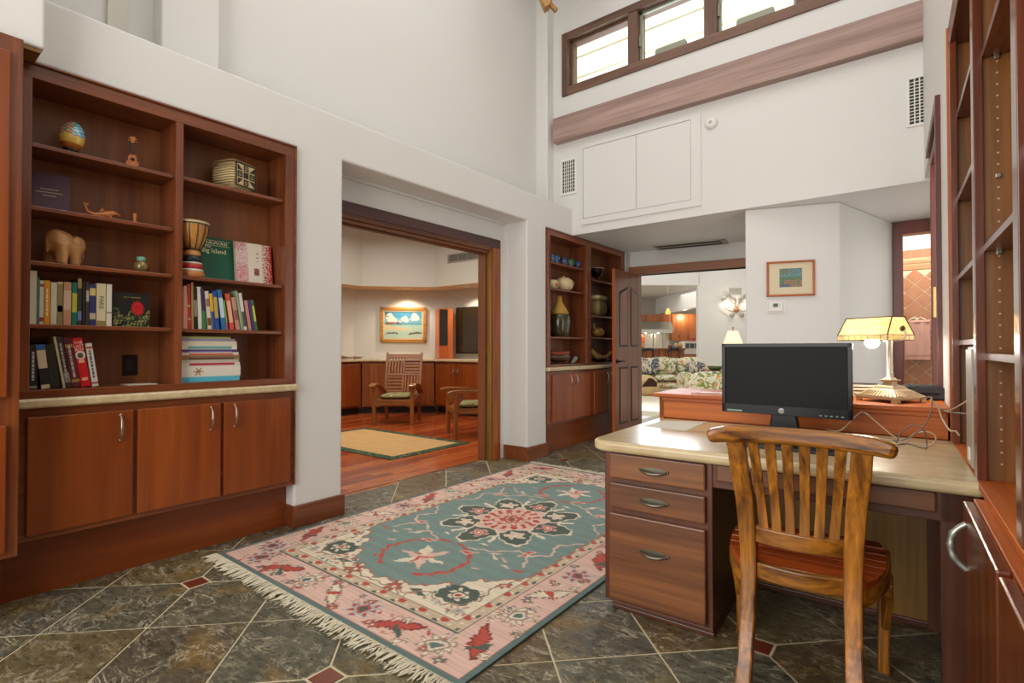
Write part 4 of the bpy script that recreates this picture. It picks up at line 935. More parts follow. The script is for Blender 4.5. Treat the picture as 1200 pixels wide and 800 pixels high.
# stack of flat books, right bay bottom: spines toward the room
stk = [(733, 700, 462, '#58b4cc', 'pale blue book at the bottom of the flat stack', None), (698, 630, 463, '#dcd6c8', 'thick white book with flower emblem in the flat stack', None), (629, 604, 458, '#d2cabc', 'white book with red stripes in the flat stack', ((.25, .9, '#b03446'),)),
 (603, 585, 452, '#b5b0a0', 'grey-cream book in the flat stack', None), (584, 553, 460, '#8a6a48', 'brown book in the flat stack', ((.1, .5, '#5a4030'),)), (552, 533, 448, '#cfc4b8', 'white and red thin book in the flat stack', ((.05, .6, '#c0503c'),)),
 (532, 513, 438, '#4a3a78', 'purple book in the flat stack', ((.1, .4, '#8878a8'),)), (512, 482, 443, '#d4cdbc', 'white book with teal band in the flat stack', ((.1, .75, '#6fa298'),)), (481, 456, 440, '#d0c6ac', 'plain cream book in the flat stack', None),
 (455, 438, 425, '#8a84a0', 'lavender book near the top of the flat stack', None), (437, 424, 400, '#a0a060', 'olive-edged magazine on top of the flat stack', None)]
z_ = .970; y0s = ypx(212, 445)
for v0, v1, ur, col, lb, bands in stk:
    th = max(.006, (v0 - v1) * K * .00187 * 1.0); th = zpx(320 + v1 * K, 245) - zpx(320 + v0 * K, 245); ye = ypx(200 + ur * K, 440)
    o = thing('book', lb, 'book', (XA + .005, y0s + random.uniform(-.004, .003), z_), 0, 'flat stack of books in the right bay'); Lb = ye - y0s; e = .0018; d = .165
    c = MB(); c.box(-d, 0, 0, Lb, 0, e); c.box(-d, 0, 0, Lb, th - e, th); c.box(-e, .0005, 0, Lb, 0, th); c.build('cover', bookmat(col), o)
    BX(-d + .004, -e, .003, Lb - .003, e, th - e).build('pages', PAGES, o)
    for q0, q1, bc in (bands or ()): BX(.0004, .001, Lb * .12, Lb * .9, th * q0, th * q1).build('spine_band', bookmat(bc), o)
    if 'flower' in lb:
        f_ = MB()
        for k in range(6): f_.obox((.0012, Lb * .27 + .014 * math.cos(k), th * .5 + .012 * math.sin(k * 1.05)), (.001, .024, .006), Matrix.Rotation(k * 1.05, 3, 'X'))
        f_.build('emblem', bookmat('#b07a5a'), o)
    z_ += th
# ---- objects on the left bookcase
eg = thing('painted_egg', 'ostrich egg painted with a palm beach on a small dark stand', 'ornament', (-3.31, .675, 2.108))
MB().lathe([(.0, 0), (.030, 0), (.032, .006), (.014, .012), (.020, .022), (.034, .034), (.030, .036)], n=20).build('stand', plain('ebony', '#1c1412', .3), eg)
def eggc(s, t):
    c = np.zeros(s.shape + (3,)) + L3('#86d0f0'); a = s * 2 * np.pi
    m = t < .48; c[m] = L3('#f0c860'); c[t < .22] = L3('#c87a34'); n = np.sin(a * 7 + np.sin(t * 40)) * np.sin(t * 55 + a * 3)
    m = (t > .44) & (t < .62) & (n > .2); c[m] = L3('#3f86c4'); m = (t > .58) & (n > .35) & (np.sin(a * 1.0 + 1.2) > -.1); c[m] = L3('#2f8a3e'); m = (t > .48) & (t < .75) & (n < -.55); c[m] = L3('#f0ece0')
    b = (np.sin(a - 2.9) > .1) & (t > .45)
    st = ((t * 9 + a * 1.2) % 1)
    c[b & (st < .2)] = L3('#d02a24'); c[b & (st >= .2) & (st < .42)] = L3('#e8b422'); c[b & (st >= .42) & (st < .6)] = L3('#1e2a5a'); c[b & (st >= .6) & (st < .75)] = L3('#f2d040')
    return c
def eggp(s, t):
    a = s * 2 * np.pi; z = t; r = .051 * np.sqrt(np.clip(1 - (2 * z - 1) ** 2, 0, 1)) * (1 - .16 * (z - .5)); return np.stack([r * np.cos(a), r * np.sin(a), .030 + .150 * z], -1)
o = grid('painted_shell', eggc, 64, 40, vcol('print_gloss', .2, coat=.5), eg, eggp); o.data.polygons.foreach_set('use_smooth', [True] * len(o.data.polygons)); eg.rotation_euler = (R(-6), 0, R(10))
uk = thing('toy_ukulele', 'miniature wooden ukulele on a stand, top shelf', 'ornament', (-3.30, .935, 2.108), R(-12))
UKW = wood('ukulele_z', '#9c4414', '#dc8430', 'z', 2, .3, .2)
b = MB(); prof = []
for k in range(28):
    a = 2 * math.pi * k / 28; r = .030 * (1 + .14 * math.cos(2 * a)) ; zz = .038 * math.sin(a); yy = (.026 + (.005 if zz < 0 else -.002)) * math.cos(a) * (1 - .22 * math.exp(-((zz - .006) / .009) ** 2)); prof.append((yy, .048 + zz))
b.prism(prof, 'x', -.010, .010); b.build('body', UKW, uk, bevel=.003)
BX(.002, .012, -.006, .006, .08, .145).build('neck', plain('fretboard', '#3a1c0c', .4), uk, bevel=.001)
MB().prism([(-.006, .142), (.006, .142), (.013, .178), (.006, .181), (0, .176), (-.006, .181), (-.013, .178)], 'x', 0, .008).build('headstock', UKW, uk, bevel=.001)
pg = MB()
for s_ in (-1, 1):
    for z in (.155, .168): pg.ball((.004, s_ * .016, z), .0042, 8)
pg.build('tuning_pegs', plain('gold', '#c8a050', .3, .8), uk); MB().lathe([(.009, 0), (.009, .0015)], n=16).build('sound_hole', BLK, uk).matrix_local = Matrix.Translation((.010, 0, .056)) @ Matrix.Rotation(R(90), 4, 'Y')
MB().prism([(-.03, 0), (.03, 0), (.026, .010), (-.026, .010)], 'x', -.02, .025).build('stand', UKW, uk, bevel=.002)
bs = thing('woven_box', 'square woven basket box with dark geometric diamonds', 'basket', (-3.30, 1.46, 2.112), R(17))
STRAW = plain('straw_dark', '#8a7448', .8, var=.35); STRAWL = plain('straw_light', '#cdb88c', .8, var=.2); STRAWB = plain('straw_black', '#2a2620', .8)
def bulge(x, y, z, hw, H): k = 1 + .10 * math.sin(math.pi * z / H); return (x * k, y * k, z)
hw, H = .088, .18
bb_ = MB(); b0 = MB().cushion(-hw * 1.04, hw * 1.04, -hw * 1.04, hw * 1.04, -.004, H, n=14, p=7); bb_.add(b0.v, b0.f, True); o = bb_.build('basket_body', STRAWL, bs)
rb2 = MB()
for i in range(11):
    z = .022 + i * .0145; k = 1.0 + .045 * math.sin(math.pi * z / H)
    q = [(hw * k * math.copysign(abs(math.cos(a)) ** .28, math.cos(a)), hw * k * math.copysign(abs(math.sin(a)) ** .28, math.sin(a)), z) for a in [2 * math.pi * j / 40 for j in range(41)]]
    rb2.tube(q, .0035, 5, caps=False)
rb2.build('weave_bands', STRAW, bs)
pt = MB(); pb2 = MB(); fx_ = hw * 1.055
def sq(mb, cy, cz, h, x=fx_): mb.box(x - .004, x + .0035, cy - h, cy + h, cz - h, cz + h)
pb2.box(fx_ - .006, fx_ + .001, -.062, .062, .028, .152)
for dy in (-1, 1):
    for dz in (-1, 1):
        c = (dy * .043, .09 + dz * .043); pt.prism([(c[0] - dy * .016, c[1] - dz * .016), (c[0] + dy * .016, c[1] - dz * .016), (c[0] + dy * .016, c[1] + dz * .016)], 'x', fx_ - .004, fx_ + .0035)
sq(pt, 0, .09, .016)
for c in ((0, .133), (0, .047), (.043, .09), (-.043, .09)):
    for e in (-1, 1): pt.box(fx_ - .004, fx_ + .0035, c[0] - .016, c[0] + .016, c[1] + e * .013 - .003, c[1] + e * .013 + .003); pt.box(fx_ - .004, fx_ + .0035, c[0] + e * .013 - .003, c[0] + e * .013 + .003, c[1] - .016, c[1] + .016)
    sq(pt, c[0], c[1], .004)
for e in (-1, 1): pt.box(fx_ - .004, fx_ + .0025, -.07, .07, .09 + e * .068 - .002, .09 + e * .068 + .002); pt.box(fx_ - .004, fx_ + .0025, e * .07 - .002, e * .07 + .002, .022, .158)
pb2.build('pattern_ground', STRAWL, bs); pt.build('dark_pattern', STRAWB, bs)
# purple album standing at the left
al = thing('book', 'dark purple photo album leaning at the left of the second shelf', 'book', (-3.33, .519, 1.817), R(-12))
MB().prism([(0, 0), (-.03, .195), (-.052, .195), (-.024, 0)], 'y', 0, .16).build('cover', plain('album_purple', '#583646', .5), al, bevel=.002)
for i, (w0, w1) in enumerate(((.05, .12), (.035, .135), (.06, .11))): BX(-.030 * (.115 - .016 * i) / .195 - .0005, -.030 * (.115 - .016 * i) / .195 + .0012, w0, w1, .113 - .016 * i, .117 - .016 * i).build('gilt_line', bookmat('#b8a890'), al)
BX(-.001, .0012, .128, .15, .008, .02).build('sticker', bookmat('#9ab4d0'), al)
# carved dolphin
dl = thing('carved_dolphin', 'carved honey-wood dolphin lying on the second shelf', 'ornament', (-3.29, .80, 1.817), R(6))
HON = wood('honey_y', '#9a4c16', '#cf8238', 'y', 2, .3, .3)
q = [(0, -.068, .058), (0, -.058, .030), (0, -.030, .018), (0, .0, .022), (0, .03, .032), (0, .055, .042), (0, .072, .040), (0, .086, .034)]
d_ = MB().tube(q, [.004, .007, .012, .017, .019, .015, .007, .003], 10); d_.v = [(v[0] * .8, v[1], v[2]) for v in d_.v]; d_.build('body', HON, dl)
MB().prism([(-.010, .040), (.016, .048), (.004, .064)], 'x', -.002, .002).build('dorsal_fin', HON, dl, bevel=.001); MB().prism([(-.068, .050), (-.080, .075), (-.066, .068), (-.052, .073), (-.060, .052)], 'x', -.003, .003).build('tail_fluke', HON, dl, bevel=.001)
MB().lathe([(.012, 0), (.014, .004), (.009, .012), (.005, .016)], c=(0, .0, 0), n=12).build('base', HON, dl); MB().prism([(.02, .02), (.045, .012), (.03, .034)], 'x', .012, .018).build('flipper', HON, dl)
pgn = MB().lathe([(.0, 0), (.012, 0), (.010, .012), (.0075, .03), (.010, .048), (.011, .056), (.007, .058), (.0, .058)], n=14).build('wooden_peg', HON); place(pgn, (-3.28, .942, 1.817)); tag(pgn, 'small turned wooden peg standing right of the dolphin', 'ornament')
# elephant seen from behind-side
el = thing('carved_elephant', 'pale carved wooden elephant with its rump to the room', 'ornament', (-3.30, .645, 1.563), R(-68))
EW = wood('elephant_z', '#a8703c', '#d8a468', 'z', 3, .5, .05)
me_ = MB(); me_.ball((0, 0, .100), (.082, .070, .070), 20); me_.ball((.028, 0, .118), (.058, .064, .058), 18)
for x_, y_ in ((.03, -.042), (.03, .042), (-.05, -.04), (-.05, .04)): me_.tube([(x_, y_, .10), (x_, y_ * 1.05, .05), (x_ + .004, y_ * 1.05, 0)], [.038, .032, .030], 12)
me_.ball((-.082, .0, .115), (.04, .04, .045), 16); me_.tube([(-.115, 0, .11), (-.13, .0, .06), (-.122, .0, .02)], [.02, .013, .009], 10)
me_.tube([(.082, 0, .13), (.09, .004, .09), (.086, .008, .05)], [.007, .006, .008], 8)
me_.v = [(v[0] * .74, v[1] * .92, v[2]) for v in me_.v]
mb_o = me_.build('body', EW, el); rm = mb_o.modifiers.new('r', 'REMESH'); rm.mode = 'VOXEL'; rm.voxel_size = .006; rm.use_smooth_shade = True; sm_ = mb_o.modifiers.new('s', 'SMOOTH'); sm_.iterations = 6
for s_ in (-1, 1): MB().ball((-.046, s_ * .05, .105), (.034, .008, .042), 14).build('ear', EW, el)
bg_ = thing('black_beetle', 'tiny black beetle figure right of the elephant', 'ornament', (-3.27, .795, 1.563)); x_ = MB().ball((0, 0, .009), (.010, .018, .009), 12).build('shell', BLK, bg_); MB().ball((0, -.018, .008), (.006, .008, .006), 10).build('head', BLK, bg_)
vs = thing('pottery_vase', 'small round pottery vase with aqua rim', 'vase', (-3.285, .975, 1.563))
MB().lathe([(.0, 0), (.018, 0), (.032, .014), (.037, .032), (.032, .050), (.022, .060), (.019, .066)], n=24).build('body', plain('raku_bronze', '#8a7a4c', .25, .4, var=.3), vs); MB().lathe([(.020, .062), (.021, .07), (.022, .084), (.019, .086), (.0165, .082), (.016, .066)], n=24).build('rim', plain('aqua_glaze', '#6fae9c', .25, coat=.4), vs)
# djembe drum
dj = thing('djembe_drum', 'small djembe drum with rope-striped bowl and painted foot', 'drum', (-3.27, 1.215, 1.563))
MB().lathe([(.040, .155), (.062, .20), (.078, .25), (.084, .30), (.084, .312)], n=28).build('bowl', wood('djembe_z', '#b8762c', '#e0a858', 'z', 1, .4, .1), dj)
MB().lathe([(.087, .296), (.089, .300), (.089, .312), (.085, .316), (.0, .316)], n=28).build('skin', plain('drum_skin', '#b8a478', .6), dj)
rp_ = MB()
for k in range(12):
    a = 2 * math.pi * k / 12; rp_.tube([((.0405 + .001) * math.cos(a), .0415 * math.sin(a), .155), (.064 * math.cos(a), .064 * math.sin(a), .20), (.080 * math.cos(a), .080 * math.sin(a), .25), (.0865 * math.cos(a), .0865 * math.sin(a), .305)], .0022, 5)
for z, r in ((.30, .0885), (.157, .044)): rp_.tube([(r * math.cos(a), r * math.sin(a), z) for a in [2 * math.pi * j / 32 for j in range(33)]], .003, 6)
rp_.build('rope_lacing', BLK, dj)
for nm, prof, cl in (('foot', [(.066, 0), (.064, .02), (.060, .032)], '#b8743a'), ('white_ring', [(.060, .032), (.057, .046)], '#cfc4b4'), ('red_band', [(.057, .046), (.052, .075)], '#b02c28'), ('pale_ring', [(.052, .075), (.051, .085)], '#cfc4b4'), ('dark_band', [(.051, .085), (.047, .122)], '#23262c'), ('collar', [(.047, .122), (.044, .135), (.041, .156)], '#c88a50')):
    MB().lathe(prof, n=28).build(nm, plain('drum_' + nm, cl, .4, var=.2), dj)
# face-out books right bay
gb = thing('book', 'green cloth book standing face-out lettered The Big Island', 'book', (-3.345, 1.27, 1.563))
gy, gz = .218, .272
MB().prism([(0, 0), (-.045, gz), (-.062, gz), (-.018, 0)], 'y', 0, gy).build('cover', plain('green_cloth', '#0c5a40', .6, var=.1), gb, bevel=.002)
GM = lambda y, z: frameM((-.045 * z / gz + .0016, y, z), (0, 1, 0), (-.163, 0, .987)); GOLDL = plain('foil_cream', '#efe6b4', .4)
text('HAWAII', .026, GM(.115, .236), gb, GOLDL, sx=1.5); text('The', .024, GM(.07, .213), gb, GOLDL); text('Big Island', .040, GM(.105, .187), gb, GOLDL, sx=.95)
for z in (.222, .252): MB().obox((-.045 * z / gz + .001, .115, z), (.001, .17, .0022)).build('rule', GOLDL, gb)
rb = thing('book', 'white and red speckled book standing face-out at the right', 'book', (-3.315, 1.482, 1.563), R(-4))
def redc(s, t):
    c = np.zeros(s.shape + (3,)) + L3('#d8cbbc'); rn = np.random.RandomState(5).rand(*s.shape); rn2 = np.random.RandomState(6).rand(*s.shape)
    m = (s > .72) & (rn < .35 + (s - .72) * 2.2); c[m] = L3('#a81c22'); m = (s < .33) & (rn < .55); c[m] = L3('#c4949c'); m = (s < .33) & (t < .5) & (rn2 < .4); c[m] = L3('#c05a64'); m = (s < .3) & (t > .8) & (rn2 < .3); c[m] = L3('#a82a34')
    m = (np.abs(s - .60) < .035) & (t < .84) & (t > .55) & (np.sin(t * 60) > 0); c[m] = L3('#a89a8a'); m = (np.abs(s - .57) < .07) & (np.abs(t - .31) < .085); c[m] = L3('#4a3028'); m &= rn < .3; c[m] = L3('#d06a4a'); return c
ry, rz = .222, .262
grid('printed_cover', redc, 70, 80, vcol('print_gloss', .2), rb, lambda s, t: np.stack([.0012 - .035 * t, s * ry, t * rz], -1)); MB().prism([(0, 0), (-.035, rz), (-.062, rz), (-.026, 0)], 'y', 0, ry).build('cover', bookmat('#cfc0a8'), rb)
pp = BX(-3.33, -3.20, .90, 1.03, .9695, .9712).build('paper_sheet', PAPER); tag(center(pp), 'loose white paper lying on the bottom shelf under the switch plate', 'paper')
# ---- things on the second bookcase
def lathe_thing(name, label, cat, loc, prof, mat, group=None, n=22):
    o = MB().lathe(prof, n=n).build(name, mat); place(o, loc); return tag(o, label, cat, group)
CUPB = plain('cup_blue', '#1f5f8f', .15, var=.5, coat=.5); CUPG = plain('cup_green', '#1d6a4c', .15, var=.4, coat=.5); CUPN = plain('cup_navy', '#20407c', .15, var=.4, coat=.5)
cl = ['turquoise cup at the left end of the row on the top shelf', 'blue cup, second from the left on the top shelf', 'blue cup with pale band in the middle of the top shelf row', 'green cup standing between two blue cups', 'navy blue cup at the right end of the top shelf row']
for (u, m, lb) in zip((646, 651.5, 660.5, 668, 676.5), (CUPB, CUPB, CUPN, CUPG, CUPN), cl):
    p = onX(u, 303, -3.285); o = thing('cup', lb, 'cup', (-3.285, p.y, 2.122), R(random.uniform(-60, 60)), 'cups on the second bookcase')
    MB().lathe([(.0, 0), (.024, 0), (.026, .006), (.034, .03), (.036, .05), (.032, .054), (.038, .062), (.040, .094), (.036, .094), (.032, .06), (.0, .05)], n=20).build('bowl', m, o)
    MB().tube([(.036, 0, .08), (.058, 0, .075), (.06, 0, .05), (.036, 0, .035)], .005, 8).build('handle', m, o); MB().lathe([(.0345, .050), (.0365, .052), (.0345, .058)], n=20).build('gilt_band', plain('gilt', '#b89a5a', .3, .7), o)
CERA = plain('cream_ceramic', '#cdb88e', .35, var=.25)
j1 = thing('ceramic_jar', 'cream jar with orange blotch, half hidden at the left of the second shelf', 'jar', (-3.285, onX(647, 330, -3.285).y, 1.832))
MB().lathe([(.0, 0), (.05, 0), (.072, .02), (.078, .06), (.066, .095), (.05, .10), (.0, .104)], n=24).build('body', CERA, j1); MB().ball((.07, -.01, .045), (.012, .03, .025), 10).build('orange_blotch', plain('orange_glaze', '#b5623a', .4), j1)
j2 = thing('ceramic_jar', 'larger cream lidded jar with leaf relief on the second shelf', 'jar', (-3.285, onX(660.5, 330, -3.285).y, 1.832))
MB().lathe([(.0, 0), (.07, 0), (.105, .03), (.118, .075), (.105, .118), (.085, .132)], n=26).build('body', CERA, j2); MB().lathe([(.088, .130), (.07, .146), (.03, .152), (.02, .158), (.012, .172), (.0, .176)], n=22).build('lid', CERA, j2)
MB().ball((.112, .03, .085), (.010, .026, .02), 10).build('leaf_relief', plain('leaf_brown', '#8a7038', .5), j2)
v2 = thing('bottle_vase', 'tall dark bottle vase with woven straw neck', 'vase', (-3.29, onX(655.3, 380, -3.29).y, 1.290))
MB().lathe([(.0, 0), (.095, 0), (.118, .06), (.130, .16), (.124, .235), (.112, .265)], n=28).build('body', plain('olive_glaze', '#3a3418', .2, coat=.5, var=.3), v2); MB().lathe([(.114, .262), (.10, .30), (.065, .355), (.040, .40), (.033, .44), (.034, .472), (.026, .472), (.02, .44)], n=28).build('straw_neck', plain('straw_gold', '#b08a3a', .7, var=.25), v2)
bw = thing('carved_bowl', 'low brown carved bowl with copper band on the bottom shelf', 'bowl', (-3.30, onX(654, 420, -3.30).y, .983))
MB().lathe([(.0, .02), (.10, .02), (.165, .045), (.18, .075), (.165, .095)], n=30).build('body', plain('bowl_brown', '#4a2a18', .3, coat=.3, var=.3), bw); MB().lathe([(.168, .092), (.172, .10), (.172, .125), (.165, .13), (.145, .125), (.10, .06)], n=30).build('copper_rim', plain('copper_red', '#8a3a1c', .3, .4), bw)
for k in range(3): a = .5 + k * 2.1; MB().ball((.12 * math.cos(a), .12 * math.sin(a), .014), (.018, .018, .014), 10).build('foot', plain('bowl_brown', '#4a2a18'), bw)
bw.scale = (.62, 1.15, 1.1)
sh = thing('grey_shell', 'grey green shell lying right of the carved bowl', 'shell', (-3.24, onX(673, 422, -3.24).y, .983)); b = MB()
for k in range(9): a = -1.1 + k * .275; b.tube([(0, -.05, .01), (.01, -.05 + .11 * math.cos(a) * .8, .01 + .03 * abs(math.cos(a)) + .05 * (math.sin(a) + 1) * .5)], [.006, .014], 7)
b.build('fan', plain('shell_grey', '#7c8478', .5, var=.2), sh); MB().ball((0, -.05, .012), .014, 10).build('hinge', plain('shell_hinge', '#9a9484', .5), sh)
DKB = plain('dark_bronze_2', '#33201a', .25, .5)
gl = thing('wooden_goblet', 'dark goblet with pale rim in the shadowed right bay', 'goblet', (-3.30, onX(699, 320, -3.30).y, 2.02))
MB().lathe([(.0, 0), (.045, 0), (.03, .012), (.016, .03), (.02, .055), (.07, .085), (.092, .13), (.096, .165)], n=24).build('cup', DKB, gl); MB().lathe([(.094, .163), (.100, .168), (.098, .176), (.088, .174), (.07, .10)], n=24).build('rim', plain('pale_rim', '#b8a898', .3, .5), gl)
wb_ = thing('straw_box', 'square woven straw box with lid in the right bay', 'basket', (-3.30, onX(699.5, 355, -3.30).y, 1.571), R(8))
MB().cushion(-.09, .09, -.155, .155, 0, .225, 12, 8).build('body', STRAW, wb_); MB().cushion(-.094, .094, -.160, .160, .205, .275, 12, 8).build('lid', STRAWL, wb_); MB().tube([(.095, .10, .15), (.102, .12, .19), (.10, .09, .23)], .006, 6).build('twig_clasp', STRAWB, wb_)
pt_ = thing('gourd_pot', 'small golden gourd pot with handle in the right bay', 'pot', (-3.29, onX(699.5, 388, -3.29).y, 1.297))
MB().ball((0, .02, .07), (.085, .105, .068), 20).build('body', plain('gourd_gold', '#9a7230', .3, coat=.3, var=.3), pt_); MB().tube([(0, -.05, .10), (0, -.085, .15), (0, -.07, .185)], [.022, .016, .010], 10).build('spout', plain('gourd_gold', '#9a7230'), pt_); MB().ball((.07, .05, .09), (.02, .035, .02), 10).build('dark_patch', DKB, pt_)
ga = thing('dried_flowers', 'dark low bowl with a garland of dried golden blossoms', 'ornament', (-3.28, onX(704, 420, -3.28).y, .983))
MB().lathe([(.0, .0), (.08, 0), (.14, .02), (.17, .05), (.16, .05), (.12, .025)], n=24).build('bowl', DKB, ga); GB = plain('dried_gold', '#b08a4a', .6, var=.3)
for k in range(16):
    q = k / 15 * 2 - 1; y_ = q * .24; z_ = .05 + .07 * q * q + random.uniform(-.012, .02); f_ = MB()
    for j in range(5): a = j * 1.257; f_.ball((.03 + .010 * math.sin(a), y_ + .018 * math.cos(a), z_ + .018 * math.sin(a)), (.008, .015, .012), 8)
    f_.build('blossom', GB, ga)
ga.scale = (.6, 1, 1)
# ---- desk things
mn = thing('computer_monitor', 'black flat screen monitor with round silver badge on the desk', 'monitor', (-.512, 2.72, .747), R(-1))
MW, MH, Z0 = .276, .338, .098
MB().prism([(-MW, 0), (MW, 0), (MW, MH), (-MW, MH)], 'y', -.0, .028).build('casing', BLACK, mn, bevel=.005).location = (0, 0, Z0)
fr = MB()
for a in ((-MW, MW, .0, .045), (-MW, MW, MH - .018, MH), (-MW, -MW + .018, .0, MH), (MW - .018, MW, .0, MH)): fr.box(a[0], a[1], -.008, 0, Z0 + a[2], Z0 + a[3])
fr.build('bezel', BLACK, mn, bevel=.002)
BX(-MW + .017, MW - .017, -.003, .001, Z0 + .044, Z0 + MH - .017).build('screen', plain('screen_dark', '#121310', .5, Specular_IOR_Level=.18), mn)
MB().prism([(-.068, .012), (-.052, Z0 + .01), (.052, Z0 + .01), (.068, .012)], 'y', .012, .05).build('stand_neck', BLACK, mn, bevel=.006); MB().prism([(.115 * math.cos(a), .085 * math.sin(a) + .02) for a in [2 * math.pi * k / 32 for k in range(32)]], 'z', .0, .013).build('stand_foot', BLACK, mn, bevel=.004)
lg = MB().lathe([(.0, 0), (.0125, 0), (.0125, .0012), (.0, .0012)], n=24).build('badge', plain('badge_silver', '#c8cac8', .35), mn); lg.matrix_local = Matrix.Translation((-.005, -.0095, Z0 + .022)) @ Matrix.Rotation(R(90), 4, 'X')
text('hp', .018, frameM((-.005, -.0113, Z0 + .0235), (1, 0, 0), (.18, 0, 1)), mn, plain('badge_ink', '#2a2c30', .4))
for k in range(5): BX(.150 + k * .021, .160 + k * .021, -.0088, -.0078, Z0 + .010, Z0 + .0145).build('button', plain('button_grey', '#8a8f98', .3), mn)
BX(-.25, -.18, -.0088, -.0078, Z0 + .006, Z0 + .014).build('sticker', plain('sticker_green', '#7aa08a', .5), mn)
kb = thing('keyboard', 'black keyboard half hidden behind the chair back', 'keyboard', (-.46, 2.40, .747), R(2)); MB().prism([(-.07, 0), (.07, 0), (.07, .022), (-.07, .012)], 'x', -.20, .22).build('case', BLK, kb, bevel=.003)
ky = MB()
for i in range(14):
    for j in range(5): x_ = -.19 + i * .0285; y_ = -.058 + j * .024; z_ = .012 + (y_ + .07) / .14 * .010; ky.box(x_, x_ + .024, y_, y_ + .020, z_ - .002, z_ + .004)
o = ky.build('keys', BLACK, kb); o['kind'] = 'stuff'
p1 = MB().prism([tuple(onZ(u, v, .747))[:2] for u, v in ((753, 499), (776, 493), (829, 494), (803, 505))], 'z', .7475, .7485).build('paper_sheet', PAPER); tag(center(p1), 'flat pale paper lying on the left end of the desk', 'paper')
mg = thing('magazine', 'thin magazine with red and white cover on the raised ledge', 'magazine', (-.99, 3.20, .890), R(6)); BX(-.10, .10, -.07, .07, 0, .003).build('pages', PAGES, mg); BX(-.101, .101, -.071, .071, .003, .006).build('cover', bookmat('#b0343c'), mg); BX(-.06, .085, -.05, .04, .006, .0065).build('cover_photo', bookmat('#d8c8c0'), mg)
# banker's lamp with stained glass shade
lm = thing('desk_lamp', "banker's lamp with amber stained glass shade, switched on", 'lamp', (-.125, 3.29, .890), R(-33))
LWHT = plain('lamp_antique', '#b8a07c', .45, .2, var=.12)
b = MB()
def sqring(mb, prof):
    v = []; f = []
    for r, z in prof: v += [(r, -r, z), (r, r, z), (-r, r, z), (-r, -r, z)]
    k = len(prof)
    for i in range(k - 1):
        for j in range(4): j2 = (j + 1) % 4; f.append((4 * i + j, 4 * i + j2, 4 * i + 4 + j2, 4 * i + 4 + j))
    f.append((3, 2, 1, 0)); f.append(tuple(4 * (k - 1) + j for j in range(4))); return mb.add(v, f)
sqring(b, [(.105, .014), (.108, .020), (.104, .032), (.098, .036), (.070, .056), (.052, .066), (.046, .078), (.024, .086), (.020, .10), (.034, .106), (.034, .112)])
for sx in (-1, 1):
    for sy in (-1, 1): b.prism([(sx * .105, sy * .105), (sx * .075, sy * .105), (sx * .085, sy * .085), (sx * .105, sy * .075)], 'z', 0, .016)
b.build('base', LWHT, lm, bevel=.003)
fl = MB()
for k in range(10):
    for sx, ax in ((1, 0), (-1, 0), (1, 1), (-1, 1)):
        q = -.08 + .0178 * k; a_ = (sx * .101, q, .034); b_ = (sx * .070, q * .7, .057)
        if ax: a_ = (a_[1], a_[0], a_[2]); b_ = (b_[1], b_[0], b_[2])
        fl.tube([a_, b_], .0035, 5)
fl.build('base_fluting', LWHT, lm)
MB().lathe([(.0, .11), (.030, .11), (.026, .118), (.014, .124), (.012, .30), (.018, .306), (.018, .312), (.0, .312)], n=16).build('stem', plain('lamp_white_metal', '#d6cec0', .3, .4), lm)
MB().tube([(-.03, 0, .312), (.03, 0, .312), (.062, 0, .314), (.078, 0, .330), (.078, 0, .352), (.062, 0, .362)], .006, 8).build('arm', plain('lamp_white_metal', '#d6cec0'), lm)
MB().lathe([(.0, 0), (.012, 0), (.016, .010), (.008, .016), (.0, .018)], n=12).build('finial', plain('old_brass', '#5c4c28', .4, .8), lm).matrix_local = Matrix.Translation((.058, 0, .368)) @ Matrix.Rotation(R(90), 4, 'Y')
t = NT('amber_glass'); f = t.noise(t.coord((3, 12, 12)), 4, 4); c = t.ramp(f, [(.3, '#f0d6a4'), (.55, '#faeccc'), (.75, '#fff8ea')]).outputs[0]
tr = t.n('ShaderNodeBsdfTranslucent'); mx = t.n('ShaderNodeMixShader'); mx.inputs[0].default_value = .6; out = t.t.nodes['Material Output']
t.l(c, tr.inputs[0]); t.fin(c, .25); t.l(t.b.outputs[0], mx.inputs[1]); t.l(tr.outputs[0], mx.inputs[2]); t.l(mx.outputs[0], out.inputs[0]); AMB = t.m
LEAD = plain('lead_came', '#4a3418', .5, .5)
HL, zb, zr, zt = .135, .312, .338, .430; SX0 = -.078     # half length, bottom, band top, top
sec = [(-.095, zb), (-.095, zr), (-.045, zt), (.045, zt), (.095, zr), (.095, zb)]
s_ = MB()
for i in range(5):
    (y0, z0), (y1, z1) = sec[i], sec[i + 1]
    if i in (0, 4): continue
    s_.add([(-HL, y0, z0), (HL, y0, z0), (HL - (.012 if z1 > zr + .01 else 0), y1, z1), (-HL + (.012 if z1 > zr + .01 else 0), y1, z1)] if i == 1 else ([(-HL + .012, y0, z0), (HL - .012, y0, z0), (HL - .012, y1, z1), (-HL + .012, y1, z1)] if i == 2 else [(-HL + .012, y0, z0), (HL - .012, y0, z0), (HL, y1, z1), (-HL, y1, z1)]), [(0, 1, 2, 3)])
for sx in (-1, 1): s_.add([(sx * HL, -.095, zr), (sx * (HL - .012), -.045, zt), (sx * (HL - .012), .045, zt), (sx * HL, .095, zr)], [(0, 1, 2, 3)])
s_.v = [(v[0] + SX0, v[1], v[2]) for v in s_.v]; o = s_.build('shade_panels', AMB, lm); so_ = o.modifiers.new('s', 'SOLIDIFY'); so_.thickness = .003
ld = MB()
